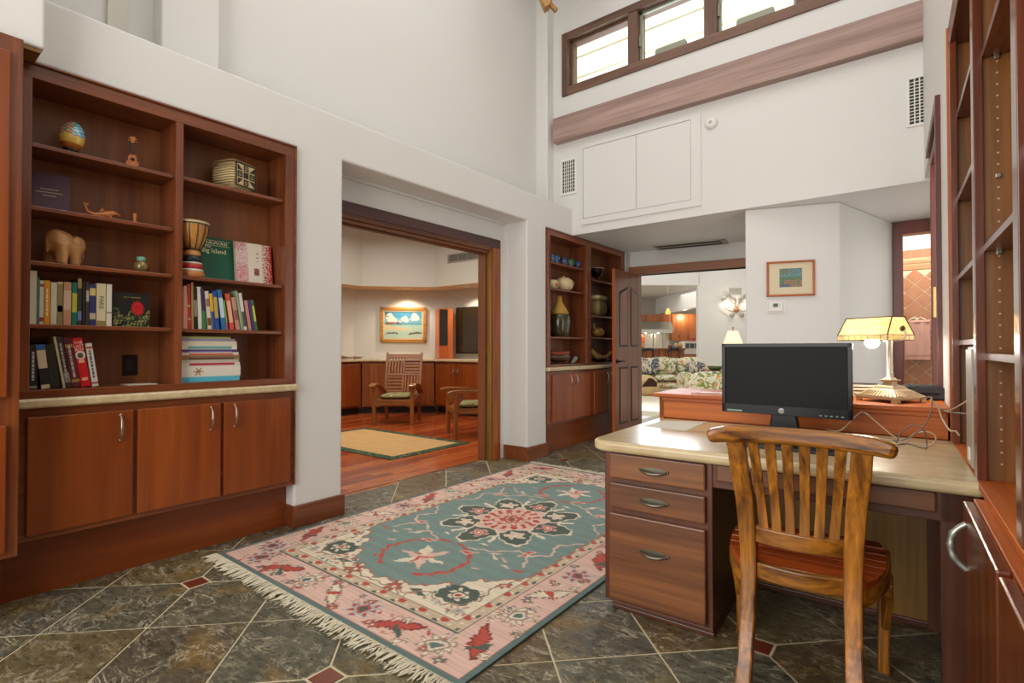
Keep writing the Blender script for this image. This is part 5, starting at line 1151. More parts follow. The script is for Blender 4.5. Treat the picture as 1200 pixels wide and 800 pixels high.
for i in range(8):
    x0, x1 = -HL + 2 * HL * i / 8, -HL + 2 * HL * (i + 1) / 8
    for sy in (-1, 1):
        BX(x0 + .0015 + SX0, x1 - .0015 + SX0, sy * .0965 - .0015, sy * .0965 + .0015, zb + .002, zr - .002).build('band_glass', AMB, lm); ld.tube([(x0, sy * .096, zb), (x0, sy * .096, zr)], .0018, 5)
for i in range(5):
    y0, y1 = -.095 + .19 * i / 5, -.095 + .19 * (i + 1) / 5
    for sx in (-1, 1): BX(sx * HL - .0015 + SX0, sx * HL + .0015 + SX0, y0 + .0015, y1 - .0015, zb + .002, zr - .002).build('band_glass', AMB, lm); ld.tube([(sx * HL, y0, zb), (sx * HL, y0, zr)], .0018, 5)
for i in range(17):
    x_ = -HL + 2 * HL * i / 16
    for sy in (-1, 1): ld.tube([(x_, sy * .0965, zb), (x_, sy * .0965, zr)], .0011, 4)
for z in (zb, (zb + zr) / 2, zr): ld.tube([(HL, -.096, z), (HL, .096, z), (-HL, .096, z), (-HL, -.096, z), (HL, -.096, z)], .0018, 5)
for sx in (-1, 1):
    for sy in (-1, 1): ld.tube([(sx * HL, sy * .095, zr), (sx * (HL - .012), sy * .045, zt)], .003, 6)
    ld.tube([(sx * (HL - .012), -.045, zt), (sx * (HL - .012), .045, zt)], .003, 6)
for sy in (-1, 1): ld.tube([(-HL + .012, sy * .045, zt), (HL - .012, sy * .045, zt)], .0025, 6)
ld.v = [(v[0] + SX0, v[1], v[2]) for v in ld.v]; ld.build('lead_lines', LEAD, lm)
t = NT('bulb_glow'); t.b.inputs['Emission Color'].default_value = (1, .92, .78, 1); t.b.inputs['Emission Strength'].default_value = 120; BULB = t.m
bl = MB().ball((0, 0, 0), (.034, .030, .030), 18).build('bulb', BULB, lm); bl.location = (-.085, -.01, .300)
MB().tube([(.035, -.03, .312), (.035, -.03, .15)], .0012, 5).build('pull_chain', IRON, lm); MB().ball((.035, -.03, .145), .005, 8).build('chain_knob', IRON, lm)
# dark case and folders behind the lamp
bc = thing('black_case', 'low black case lying on the ledge behind the lamp', 'case', (.0, 3.52, .890), R(4)); MB().prism([(-.12, 0), (.10, 0), (.10, .055), (.08, .075), (-.06, .078), (-.12, .05)], 'y', -.06, .07).build('body', BLK, bc, bevel=.012); BX(-.06, .07, -.064, -.058, .03, .04).build('front_slot', BLACK, bc)
fo_ = []
for i, (lb, c) in enumerate((('tan folder at the bottom of the flat pile behind the monitor', '#b09468'), ('brown folder second from the bottom behind the monitor', '#7a5a3a'), ('beige folder near the top of the pile behind the monitor', '#b8a078'), ('dark brown crumpled wallet on top of the folder pile', '#3a2418'))):
    o = thing('folder', lb, 'folder', (-.30 + .02 * (i % 2), 3.50 + .0 * i, .890 + i * .019), R(3 * i - 4), 'folders on the raised ledge'); w_ = .13 - .012 * i
    BX(-w_, w_, -.07, .09, 0, .0165).build('cover', plain('folder_' + c, c, .6), o, bevel=.004); BX(-w_ + .004, w_ - .004, -.0715, -.068, .003, .0135).build('papers', PAPER, o)
# cables
CAB = plain('cable_beige', '#b8a488', .5); CABG = plain('cable_grey', '#6c625a', .5)
def cable(label, pts, r=.0028, m=CAB):
    cu = []; P_ = [Vector(p) for p in pts]
    for i in range(len(P_) - 1):
        p0, p1, p2, p3 = P_[max(i - 1, 0)], P_[i], P_[i + 1], P_[min(i + 2, len(P_) - 1)]
        for k in range(8):
            q = k / 8; cu.append(.5 * ((2 * p1) + (p2 - p0) * q + (2 * p0 - 5 * p1 + 4 * p2 - p3) * q * q + (3 * p1 - p0 - 3 * p2 + p3) * q ** 3))
    cu.append(P_[-1]); o = MB().tube(cu, r, 6).build('cable', m); return tag(center(o), label, 'cable', 'cables on the desk')
Y_ = lambda u, v, y: onY(u, v, y)
zd = .7515
cable('pale cable arching from the monitor down to the coil on the desk', [onZ(968, 503, zd), Y_(985, 504, 2.86), Y_(1006, 485, 2.9), Y_(1014, 484, 2.92), Y_(1030, 497, 2.9), Y_(1046, 510, 2.86), onZ(1060, 518, zd)])
cable('grey cable hanging from the ledge and looping into a coil', [onZ(1046, 516, zd), Y_(1062, 514, 2.85), Y_(1080, 502, 2.9), Y_(1090, 485, 2.95), Y_(1092, 470, 3.0), Y_(1090, 465, 3.1), Y_(1078, 467, 3.2)], m=CABG)
cable('coiled loop of grey cable lying on the right of the desk', [onZ(1050, 519, zd), Y_(1056, 507, 2.84), Y_(1070, 497.5, 2.86), Y_(1082, 503, 2.84), onZ(1086, 520, zd), onZ(1083, 525, zd), onZ(1064, 520, zd), onZ(1052, 521, zd)], m=CABG)
cable('low tangle of beige cable beside the coil', [onZ(1062, 519, zd), Y_(1072, 508, 2.88), Y_(1088, 506, 2.88), Y_(1097, 513, 2.86), onZ(1090, 522, zd), onZ(1075, 520, zd), onZ(1020, 512, zd), onZ(1000, 510, zd)])
cable('thick pale cable dropping from ledge to the wall shelving', [Y_(1090, 468, 3.05), Y_(1098, 474, 3.03), Y_(1104, 490, 3.0), Y_(1113, 504, 2.93), Y_(1120, 505, 2.9), Y_(1124, 510, 2.86)], .0038)
cable('cable running right from the lamp into the shelving', [Y_(1090, 468, 3.05), Y_(1105, 480, 3.02), Y_(1115, 480, 2.94), Y_(1138, 467, 2.7)], .0034); cable('lower grey cable running into the shelving', [Y_(1104, 479, 3.02), Y_(1113, 483, 2.94), Y_(1138, 485, 2.68)], .003, CABG)
pc = thing('computer_tower', 'grey computer tower standing in the far shelving niche', 'computer', tuple(RM @ Vector((.36, 2.40, .747))), RA); BX(-.14, .14, -.09, .09, 0, .42).build('case', plain('tower_grey', '#8a857c', .4, .2), pc, bevel=.006); BX(-.146, -.14, -.085, .085, .01, .41).build('front_panel', plain('tower_face', '#a49c8e', .35), pc, bevel=.003); BX(-.149, -.146, -.02, .02, .03, .07).build('label', PLASTIC, pc)
bxn = thing('white_card_box', 'small white card box lying at the near end of the right shelving', 'box', tuple(RM @ Vector((.262, 1.605, .7475))), RA); BX(-.03, .03, -.05, .05, 0, .03).build('carton', PAPER, bxn, bevel=.002); BX(-.031, .031, -.051, .051, .026, .031).build('lid', PLASTIC, bxn)
# ---- on the walls
def louvre(name, label, w_, h_, nx, ny, M, matf=PLASTIC, matb=None, vertical=True, cat='vent'):
    o = thing(name, label, cat); o.matrix_world = M; ROOTM[o.name] = M; f_ = .03 if w_ > .2 else .02
    q = MB(); q.box(0, w_, -.012, 0, 0, f_); q.box(0, w_, -.012, 0, h_ - f_, h_); q.box(0, f_, -.012, 0, f_, h_ - f_); q.box(w_ - f_, w_, -.012, 0, f_, h_ - f_); q.build('frame', matf, o, bevel=.003)
    BX(f_, w_ - f_, -.002, 0, f_, h_ - f_).build('duct_shadow', matb or plain('duct_dark', '#3a3836', .8), o)
    for i in range(1, nx): x_ = f_ + (w_ - 2 * f_) * i / nx; BX(x_ - .004, x_ + .004, -.010, -.001, f_, h_ - f_).build('louvre', matf, o)
    if ny:
        g = MB()
        for j in range(1, ny): z_ = f_ + (h_ - 2 * f_) * j / ny; g.box(f_, w_ - f_, -.007, -.001, z_ - .003, z_ + .003)
        g.build('cross_bars', matf, o)
    return o
s5 = YB / 5.15
louvre('air_vent', 'slim white louvred vent at the left end of the upper back wall', .225, .43, 6, 9, Matrix.Translation((-3.358, YB, 2.965)))
louvre('air_vent', 'white grid vent at the right end of the upper back wall', .20, .40, 5, 14, Matrix.Translation((-.075, YB, 2.925)))
ap = thing('access_panel', 'flush white double access panel high on the back wall', 'panel', (-2.38, YB, 2.58)); q = MB()
px0, px1, pz0, pz1 = -3.07, -1.703, 2.578, 3.50
for a in ((px0, px1, pz0, pz0 + .07), (px0, px1, pz1 - .04, pz1), (px0, px0 + .02, pz0 + .07, pz1 - .04), (px1 - .10, px1, pz0 + .07, pz1 - .04)): q.box(a[0], a[1], YB - .016, YB, a[2], a[3])
q.build('frame', WHITE, ap, world=True)
for a, b in ((px0 + .024, -2.396), (-2.390, px1 - .104)): BX(a, b, YB - .012, YB, pz0 + .076, pz1 - .044).build('panel_door', WHITE, ap, bevel=.003, world=True)
sd = thing('smoke_detector', 'round white smoke detector under the beam', 'detector', (-1.605, YB, 3.375)); sd.rotation_euler = (R(90), 0, 0); MB().lathe([(.0, 0), (.062, 0), (.062, .012), (.050, .030), (.022, .036), (.0, .036)], n=28).build('body', PLASTIC, sd); MB().lathe([(.0, .036), (.016, .036), (.014, .040), (.0, .040)], n=14).build('sensor', plain('sensor_grey', '#b5b5b0', .4), sd)
# ceiling vent in the hall
cv_ = thing('ceiling_vent', 'dark slotted air vent in the hall ceiling', 'vent', (-2.30, 6.62, ZS), R(9)); q = MB()
for a in ((-.44, .44, -.17, -.14), (-.44, .44, -.015, .015), (-.44, .44, .14, .17), (-.44, -.41, -.17, .17), (.38, .44, -.17, .17)): q.box(a[0], a[1], a[2], a[3], -.010, 0)
q.build('frame', plain('vent_tan', '#b8b0a0', .5), cv_); BX(-.41, .38, -.14, .14, -.003, 0).build('duct_shadow', VOID, cv_)
for i in range(22):
    for j in (-1, 1): BX(-.39 + .036 * i, -.384 + .036 * i, j * .0775 - .06, j * .0775 + .06, -.008, -.002).build('louvre', plain('vent_dark', '#4a453e', .5), cv_)
# picture and thermostat on the picture wall
pw0, pwd = Vector((-1.311, 5.285, 0)), Vector((.745, .22, 0)).normalized(); pwn = Vector((pwd.y, -pwd.x, 0))
def PW(name, label, cat, u, v): p = onP(u, v, pw0, pwn); o = thing(name, label, cat, tuple(p), math.atan2(pwd.y, pwd.x)); return o
def pwsz(u0, v0, u1, v1): a = onP(u0, v0, pw0, pwn); b = onP(u1, v1, pw0, pwn); return (a - b).to_2d().length, abs(a.z - b.z)
fw, fh = pwsz(898, 326, 954, 326)[0], .325
pc_ = PW('framed_picture', 'small framed print of a green and blue scene with wide cream mat', 'picture', 926, 326.5)
q = MB()
for a in ((-fw / 2, fw / 2, -fh / 2, -fh / 2 + .017), (-fw / 2, fw / 2, fh / 2 - .017, fh / 2), (-fw / 2, -fw / 2 + .017, -fh / 2, fh / 2), (fw / 2 - .017, fw / 2, -fh / 2, fh / 2)): q.box(a[0], a[1], -.03, 0, a[2], a[3])
q.build('frame', ORG['x'], pc_, bevel=.003); BX(-fw / 2 + .015, fw / 2 - .015, -.016, 0, -fh / 2 + .015, fh / 2 - .015).build('mat_board', plain('mat_cream', '#d6c9aa', .7), pc_)
def prt(s, t):
    n = np.sin(s * 19 + np.sin(t * 17) * 2) * np.sin(t * 23 + np.sin(s * 13) * 2); c = np.zeros(s.shape + (3,)) + L3('#5a7a5c'); c[(t > .55) & (n > -.2)] = L3('#6a93a0'); c[(t > .7) & (n < 0)] = L3('#6a6a4a'); c[(t < .38) & (s > .2) & (n > -.1)] = L3('#b07a5c'); c[(t < .15) & (s < .5)] = L3('#5a6a84'); c[(n > .75)] = L3('#3f5a4c'); return c
grid('print', prt, 40, 30, vcol('print_matte'), pc_, lambda s, t: np.stack([(s - .49) * .185, np.full_like(s, -.0175), (t - .5) * .172 + .008], -1))
th_ = PW('thermostat', 'white wall thermostat below the small framed print', 'thermostat', 909, 359.5); tw, tz = pwsz(897.5, 359, 921, 359)[0], .125
BX(-tw / 2, tw / 2, -.008, 0, -tz / 2, tz / 2).build('backplate', PLASTIC, th_, bevel=.006); BX(-tw / 2 + .02, tw / 2 - .025, -.03, -.008, -tz / 2 + .018, tz / 2 - .015).build('body', PLASTIC, th_, bevel=.006); BX(-.025, .018, -.0312, -.0298, -.004, .03).build('display', plain('lcd', '#6f7a5c', .3), th_)
text('77', .026, frameM((-.003, -.0316, .012), (1, 0, 0), (0, 0, 1)), th_, BLK)
for k in range(2): BX(.030, .038, -.032, -.0298, .004 + k * .014, .012 + k * .014).build('button', plain('button_pale', '#c8c8c4', .4), th_)
# towel and ring in the bathroom
tr_ = thing('towel_ring', 'white double hook holding the pink towel', 'hook', (-.03, YT - .012, 1.47)); MB().tube([(-.07, -.05, -.02), (-.07, -.055, .03), (-.03, -.05, .05), (0, -.03, .02), (.03, -.05, .05), (.07, -.055, .03), (.07, -.05, -.02)], .012, 8).build('ring', plain('white_ceramic', '#d8c8b4', .25), tr_); MB().ball((0, -.012, .02), (.03, .016, .03), 12).build('mount', plain('white_ceramic', '#d8c8b4'), tr_); MB().tube([(-.12, -.045, -.015), (.12, -.045, -.015)], .009, 8).build('bar', plain('white_ceramic', '#d8c8b4'), tr_)
def tw_(s, t): c = np.zeros(s.shape + (3,)) + L3('#d8a99a'); c[(np.abs(t - .14) < .06) & (np.sin(t * 210) > .2)] = L3('#c08c7e'); return c
tl = thing('towel', 'pale pink towel hanging over the bar in the bathroom', 'towel', (-.03, YT - .06, 1.02)); grid('cloth', tw_, 30, 40, vcol('rug_wool'), tl, lambda s, t: np.stack([(s - .5) * .235, -.010 + .006 * np.sin(s * 16), t * .45], -1)).modifiers.new('s', 'SOLIDIFY').thickness = .012
grid('back_fold', tw_, 20, 20, vcol('rug_wool'), tl, lambda s, t: np.stack([(s - .5) * .228, .020 + .004 * np.sin(s * 14), .08 + t * .37], -1)).modifiers.new('s', 'SOLIDIFY').thickness = .012
MB().tube([(-.1165, .004, .452), (.1165, .004, .452)], .022, 10).build('top_fold', plain('towel_pink', '#d8a99a', .9), tl)
# =================================================================== STUDY
SX, SY_, SD = -7.80, 5.65, 6.55
def prismthing(name, label, cat, poly, z0, z1, mat, bevel=.003): return tag(center(MB().prism(poly, 'z', z0, z1).build(name, mat, bevel=bevel)), label, cat)
def lowcab(label, a, b, ndoors, mats, handles=True):
    a = Vector((*a, 0)); b = Vector((*b, 0)); d = (b - a); L = d.length; ang = math.atan2(d.y, d.x)
    o = thing('low_cabinet', label, 'cabinet', tuple(a), ang); ROOTM[o.name] = Matrix.Translation(a) @ Matrix.Rotation(ang, 4, 'Z')     # local x along the run, +y is the wall side
    BX(.004, L - .004, .022, .55, .12, .925).build('carcass', mats['z'], o); BX(.004, L - .004, .09, .55, 0, .12).build('toe_kick', BLK, o)
    n = ndoors
    for i in range(n):
        x0 = .03 + (L - .06) * i / n; x1 = .03 + (L - .06) * (i + 1) / n
        dd = BX(x0 + .006, x1 - .006, 0, .022, .15, .88).build('door', mats['z'], o, bevel=.004)
        if handles: s_ = x1 - .05 if i % 2 == 0 else x0 + .05; pull(dd, (s_, 0, .74), (0, 0, 1), .11, (0, -1, 0), world=False)
    return o
lowcab('dark red low cabinet along the left study wall', (SX, 3.0), (SX, SY_), 4, MAH)
lowcab('low cabinet under the beach painting, behind the slatted armchair', (SX, SY_), (-6.90, SD), 2, RMAH)
lowcab('low red cabinet with paired doors under the study television', (-6.90, SD), (-3.77, SD), 6, MAH)
ct = [(-7.77, 3.0), (-7.77, 5.637), (-6.887, 6.52), (-3.77, 6.52), (-3.77, 7.12), (-7.13, 7.12), (-8.37, 5.88), (-8.37, 3.0)]
prismthing('stone_worktop', 'long pale stone worktop running around the study walls', 'worktop', ct, .927, .962, STONE, .006)
# painting on the slanted wall
dn = Vector((1, -1, 0)).normalized(); dx_ = Vector((1, 1, 0)).normalized(); wallp = Vector((-8.38, 5.89, 0))
pa = Vector((-7.705, 6.508, 1.605)); pa = pa - dn * ((pa - wallp).dot(dn)) ; pa.z = 1.605
def dthing(name, label, cat, p): o = thing(name, label, cat, tuple(p), math.atan2(dx_.y, dx_.x)); return o
bp = dthing('framed_painting', 'gold framed painting of a tropical beach with white clouds', 'picture', pa); pw_, ph_ = .86, .665
q = MB(); q2 = MB()
for a, (f0, f1, dpt) in ((q, (0, .055, -.05)), (q2, (.055, .085, -.035))):
    W_, H_ = pw_ / 2 - f0, ph_ / 2 - f0; e = f1 - f0
    for r in ((-W_, W_, -H_, -H_ + e), (-W_, W_, H_ - e, H_), (-W_, -W_ + e, -H_, H_), (W_ - e, W_, -H_, H_)): a.box(r[0], r[1], dpt, 0, r[2], r[3])
q.build('frame', wood('gilt_wood_x', '#a06a24', '#c8923c', 'x', 1, .35, .2), bp, bevel=.006); q2.build('linen_liner', plain('liner', '#d8c49a', .7), bp)
def beach(s, t):
    c = np.zeros(s.shape + (3,)); c[:] = L3('#4f9cc0'); n = np.sin(s * 31 + np.sin(t * 27) * 2) * np.sin(t * 39 + np.sin(s * 21) * 2)
    c[t < .75] = L3('#79b6cc')
    for cx, cy, r in ((.12, .82, .13), (.17, .72, .14), (.25, .66, .10), (.50, .72, .085), (.55, .78, .07), (.58, .68, .09), (.80, .86, .09), (.85, .76, .10), (.76, .74, .08), (.40, .60, .06)):
        m = np.hypot((s - cx) * 1.25, t - cy) < r * (1 + .12 * n); c[m] = L3('#e6e0d0')
    c[t < .565] = L3('#4a93a8'); c[t < .53] = L3('#8cc0b4'); c[(t < .47)] = L3('#b4d0bc'); m = (t < .52 - s * .28) & (t > .30 - s * .05) & (s < .75); c[m] = L3('#dcc9a0')
    m = (t > .50) & (t < .60) & (s < .45) & (n > -.2); c[m] = L3('#5a4a34'); m = (t > .55) & (t < .61) & (np.abs(s - .2) < .09); c[m] = L3('#c05a4a'); m = (np.abs(t - .16 - .03 * np.sin(s * 9)) < .035) & (n > -.1) & ((s < .35) | (s > .62)); c[m] = L3('#6a5a48')
    m = (s < .12) & (t > .8) & (n > .1); c[m] = L3('#3a4a34'); return c
grid('canvas', beach, 70, 54, vcol('print_matte'), bp, lambda s, t: np.stack([(s - .5) * (pw_ - .17), np.full_like(s, -.022), (t - .5) * (ph_ - .17)], -1))
tp = onD(517.5, 410, 9.75); tp.z = .962
tw2 = thing('wooden_tower', 'tall narrow orange wooden tower cabinet with dark glass door on the study worktop', 'cabinet', tuple(tp), YAW + R(20))
BX(-.085, .175, -.17, .17, 0, .93).build('side_body', ORG['z'], tw2, bevel=.003); BX(-.085, .085, -.176, -.17, .0, .24).build('lower_panel', ORG['z'], tw2, bevel=.002); BX(-.075, .075, -.182, -.17, .25, .91).build('glass_door', plain('smoked_glass', '#1c160c', .1, coat=.5), tw2, bevel=.002); BX(-.12, .20, -.19, .19, -.0, .012).build('plinth', MAHD['x'], tw2)
tv = thing('television', 'dark flat television on the far study wall', 'television', (-6.36, 7.06, 1.49)); BX(-.47, .55, -.04, .0, -.43, .43).build('casing', BLK, tv, bevel=.006); BX(-.455, .535, -.046, -.04, -.40, .415).build('screen', plain('tv_screen', '#2a1e10', .12, coat=.5), tv); BX(-.15, .15, 0, .055, -.15, .15).build('wall_bracket', BLK, tv)
lv_ = louvre('air_vent', 'long grey grille high on the study wall above the television', .95, .16, 4, 7, Matrix.Translation((-6.565, 6.55, 2.655)), plain('vent_grey', '#9a9488', .6))
for i, (u, v, lb) in enumerate(((478, 340.5, 'round recessed downlight over the beach painting'), (559, 337, 'round recessed downlight over the study television'))):
    p = onZ(u, v, 2.26); p = p + (Vector((.24, -.24, 0)) if i == 0 else Vector((-.02, -.26, 0))); o = thing('downlight', lb, 'light', (p.x, p.y, 2.262)); MB().lathe([(.05, -.001), (.075, -.001), (.075, -.006), (.05, -.006)], n=24).build('trim_ring', PLASTIC, o)
    t = NT('downlight_glow'); t.b.inputs['Emission Color'].default_value = (1, .85, .62, 1); t.b.inputs['Emission Strength'].default_value = 25; MB().lathe([(.0, -.003), (.05, -.003), (.05, -.001), (.0, -.001)], n=20).build('lens', t.m, o)
    spot('downlight_beam', (p.x, p.y, 2.25), 42, 130)
# driftwood arrangement, papers
dw = thing('driftwood', 'bleached driftwood pieces on the left of the study worktop', 'driftwood', (-8.05, 5.1, .962)); DWM = plain('driftwood', '#8a6a50', .8, var=.3)
for k in range(7):
    q = [Vector((random.uniform(-.1, .1), -.45 + k * .16, .02))]
    for j in range(5): q.append(q[-1] + Vector((random.uniform(-.06, .06), random.uniform(.02, .10), random.uniform(-.02, .07 if k < 3 else .03))))
    for p in q: p.z = max(p.z, .03)
    MB().tube(q, [.028, .025, .022, .016, .012, .006], 7).build('branch', DWM, dw)
for lb, loc, c, rz in (('thin white papers on the worktop beside the television', (-5.9, 6.75, .962), '#d8d4c8', .2), ('reddish envelope on the worktop beside the wooden tower', (-6.75, 6.72, .962), '#c88a6a', -.1)):
    o = BX(-.16, .16, -.10, .10, 0, .006).build('paper_stack', plain('paper_' + c, c, .7)); place(o, loc, rz); tag(o, lb, 'paper')
# study rug
tr2 = thing('jute_rug', 'jute rug with dark green border on the study floor', 'rug', (-5.36, 4.10, 0), R(1)); BX(-1.02, 1.02, -.615, .615, 0, .007).build('border_band', MATS['green_band'], tr2); BX(-.91, .91, -.50, .50, .006, .0085).build('jute_field', MATS['jute'], tr2)
# ---- slatted armchairs
def armchair(label, loc, rz, group):
    o = thing('armchair', label, 'armchair', loc, rz, group); W_ = CHW    # front is -y
    for s_ in (-1, 1):
        MB().beam((s_ * .285, -.36, 0), (s_ * .285, -.36, .58), .055, .05, up=(0, 1, 0)).build('front_leg', W_['z'], o, bevel=.004)
        MB().sweep([(s_ * .265, .42, 0), (s_ * .265, .36, .2), (s_ * .265, .33, .38)], .05, .05, up=(0, 1, 0)).build('rear_leg', W_['z'], o, bevel=.004)
        MB().sweep([(s_ * .30, -.46, .585), (s_ * .30, -.40, .605), (s_ * .30, -.25, .61), (s_ * .30, -.05, .59), (s_ * .30, .15, .53), (s_ * .30, .34, .44)], .095, [.03, .034, .036, .036, .034, .03]).build('armrest', W_['y'], o, bevel=.006)
        MB().sweep([(s_ * .285, -.33, .36), (s_ * .285, 0, .345), (s_ * .275, .36, .32)], .03, .07).build('side_rail', W_['y'], o, bevel=.003)
        MB().prism([(-.335, .40), (-.335, .55), (-.20, .575), (-.25, .52), (-.30, .47)], 'x', s_ * .285 - .012, s_ * .285 + .012).build('arm_bracket', W_['z'], o)
    MB().prism([(-.26, .31), (-.24, .27), (-.18, .305), (.18, .305), (.24, .27), (.26, .31), (.26, .385), (-.26, .385)], 'y', -.375, -.345).build('front_apron', W_['x'], o, bevel=.003)
    BX(-.275, .275, -.36, .34, .35, .385).build('seat', W_['y'], o, bevel=.005)
    A = Vector((0, .30, .36)); up = Vector((0, .235, .72)).normalized(); H_ = .745; fwd = Vector((0, -up.z, up.y))
    def bp_(x, h): p = A + up * h; return (x, p.y, p.z)
    for s_ in (-1, 1): MB().beam(bp_(s_ * .275, 0), bp_(s_ * .285, H_), .04, .032, up=fwd).build('back_stile', W_['z'], o, bevel=.004); MB().ball(bp_(s_ * .286, H_ + .006), (.02, .02, .022), 10).build('finial', W_['z'], o)
    MB().beam(bp_(-.275, H_ - .045), bp_(.275, H_ - .045), .028, .075, up=up).build('back_rail', W_['x'], o, bevel=.003); MB().beam(bp_(-.27, .385), bp_(.27, .385), .028, .035, up=up).build('back_rail', W_['x'], o, bevel=.002); MB().beam(bp_(-.27, .06), bp_(.27, .06), .028, .05, up=up).build('back_rail', W_['x'], o, bevel=.002); MB().beam(bp_(0, .06), bp_(0, H_ - .06), .03, .026, up=fwd).build('back_post', W_['z'], o, bevel=.002)
    for qx, qh, vert in ((-1, 1, True), (1, 1, False), (-1, 0, False), (1, 0, True)):
        h0, h1 = (.40, H_ - .085) if qh else (.085, .37); x0, x1 = (-.262, -.016) if qx < 0 else (.016, .262)
        if vert:
            for k in range(5): x_ = x0 + (x1 - x0) * (k + .5) / 5; MB().beam(bp_(x_, h0), bp_(x_, h1), .026, .014, up=fwd).build('slat', W_['z'], o)
        else:
            for k in range(5): h = h0 + (h1 - h0) * (k + .5) / 5; MB().beam(bp_(x0, h), bp_(x1, h), .014, .030, up=up).build('slat', W_['x'], o)
    return o
def seatpad(label, loc, rz):
    c = MB().cushion(-.235, .235, -.30, .26, 0, .075, 12, 6).build('seat_cushion', MATS['chair_fabric']); place(c, (loc[0], loc[1], .386), rz); tag(c, label, 'cushion', 'patterned seat cushions in the study'); return c
def from_legs(fl, fr, turn=0):
    fl = Vector(fl); fr = Vector(fr); mid = (fl + fr) / 2; d = (fr - fl).normalized(); d.rotate(Matrix.Rotation(R(turn), 2)); back = Vector((-d.y, d.x)); c = mid + back * .36; return (c.x, c.y, 0), math.atan2(d.y, d.x)
l1, r1 = from_legs((-6.451, 4.88), (-6.055, 5.30), -8); l2, r2 = from_legs((-5.123, 5.119), (-4.663, 4.797))
armchair('slatted wooden armchair facing the room in front of the beach painting', l1, r1, 'slatted armchairs in the study'); armchair('slatted wooden armchair at the right of the study opening, seen from the side', l2, r2, 'slatted armchairs in the study')
seatpad('green and cream patterned cushion on the armchair under the painting', l1, r1); seatpad('green and cream patterned cushion on the armchair beside the opening', l2, r2)

# =================================================================== LIVING ROOM AND KITCHEN (frame turned with the view)
def lthing(name, label, cat, x, d, z=0, group=None, rz=0): p = LM @ Vector((x, d, z)); return thing(name, label, cat, tuple(p), LA + rz, group)
FAB = MATS['tropical_fabric']
t = NT('navy_leaf'); f = t.noise(t.coord(), 4, 2, .4, 1.5); MATS['navy_leaf'] = t.fin(t.ramp(f, [(.42, '#cdbfa8'), (.46, '#7a8a88'), (.52, '#3c4458'), (.58, '#4a5464'), (.62, '#c8a898')]).outputs[0], .85)
so2 = lthing('sofa', 'long sofa in cream tropical leaf fabric at the far end of the living room', 'sofa', 4.45, 14.1); X0, X1 = -1.45, .78
MB().cushion(X0, X1, .25, .52, .25, .90, 16, 8).build('back', FAB, so2); MB().cushion(X0, X1, -.45, .4, .08, .30, 14, 9).build('base', FAB, so2)
for i in range(3): w_ = (X1 - X0 - .0) / 3; MB().cushion(X0 + i * w_ + .01, X0 + (i + 1) * w_ - .01, -.48, .28, .30, .46, 14, 6).build('seat_cushion', FAB, so2); MB().cushion(X0 + i * w_ + .02, X0 + (i + 1) * w_ - .02, .05, .33, .44, .93, 14, 5).build('back_cushion', FAB, so2)
MB().cushion(X1 - .02, X1 + .22, -.48, .5, .08, .62, 14, 5).build('arm', FAB, so2)
for x_ in (X0 + .1, X1 - .1): BX(x_ - .04, x_ + .04, -.40, -.32, 0, .09).build('foot', BLK, so2)
s2_ = lthing('loveseat', 'tropical leaf fabric loveseat seen from its side, right of the basket', 'sofa', 4.60, 12.4)
MB().cushion(-.56, .75, -.42, -.15, .06, .63, 16, 6).build('back', FAB, s2_); MB().cushion(-.54, .75, -.3, .5, .08, .42, 14, 6).build('seat', FAB, s2_); MB().cushion(-.56, -.34, -.3, .5, .08, .60, 14, 6).build('arm', FAB, s2_); 
for x_ in (-.4, .6): BX(x_ - .04, x_ + .04, -.3, -.22, 0, .09).build('foot', BLK, s2_)
th2 = MB().cushion(-.42, .42, -.09, .09, 0, .34, 12, 5).build('throw_pillow', MATS['navy_leaf']); p = LM @ Vector((4.92, 13.98, .47)); place(th2, tuple(p), LA); th2.scale = (.6, 1, 1); tag(th2, 'dark blue grey printed pillow at the right end of the sofa', 'pillow')
th3 = MB().cushion(-.36, .36, -.09, .09, 0, .36, 12, 5).build('throw_pillow', MATS['navy_leaf']); p = LM @ Vector((3.70, 14.02, .47)); place(th3, tuple(p), LA); th3.scale = (.7, 1, 1); tag(th3, 'navy printed pillow at the left of the sofa beside the door', 'pillow')
bk_ = lthing('seagrass_basket', 'round seagrass basket with open triangular mouth on the carpet', 'basket', lx(758, 13.0), 13.0); prof = [(0, 0), (.24, 0), (.30, .08), (.32, .2), (.29, .30)]
MB().lathe(prof, n=28).build('body', plain('seagrass', '#c8a878', .8, var=.2), bk_); MB().lathe([(.29, .30), (.22, .40), (.10, .48), (.03, .50), (.0, .50)], n=28).build('hood', plain('seagrass', '#c8a878'), bk_)
MB().prism([(-.2, .235), (.16, .235), (.17, .32), (.06, .43), (-.02, .43)], 'y', -.325, -.10).build('dark_mouth', plain('basket_inside', '#3a1c10', .9), bk_, bevel=.01)
MB().tube([(.1, -.3, .01), (.25, -.45, .006), (.4, -.8, .006), (.5, -.9, .006)], .008, 6).build('trailing_cord', BLK, bk_)
st_ = lthing('side_table', 'dark end table beside the sofa carrying the small lamp', 'table', lx(862, 13.25), 13.25); BX(-.75, .6, -.24, .24, .56, .60).build('table_top', MAHD['x'], st_, bevel=.004)
for sx in (-1, 1):
    for sy in (-1, 1): BX(sx * .52 - .03, sx * .52 + .03, sy * .18 - .03, sy * .18 + .03, 0, .56).build('leg', MAHD['z'], st_)
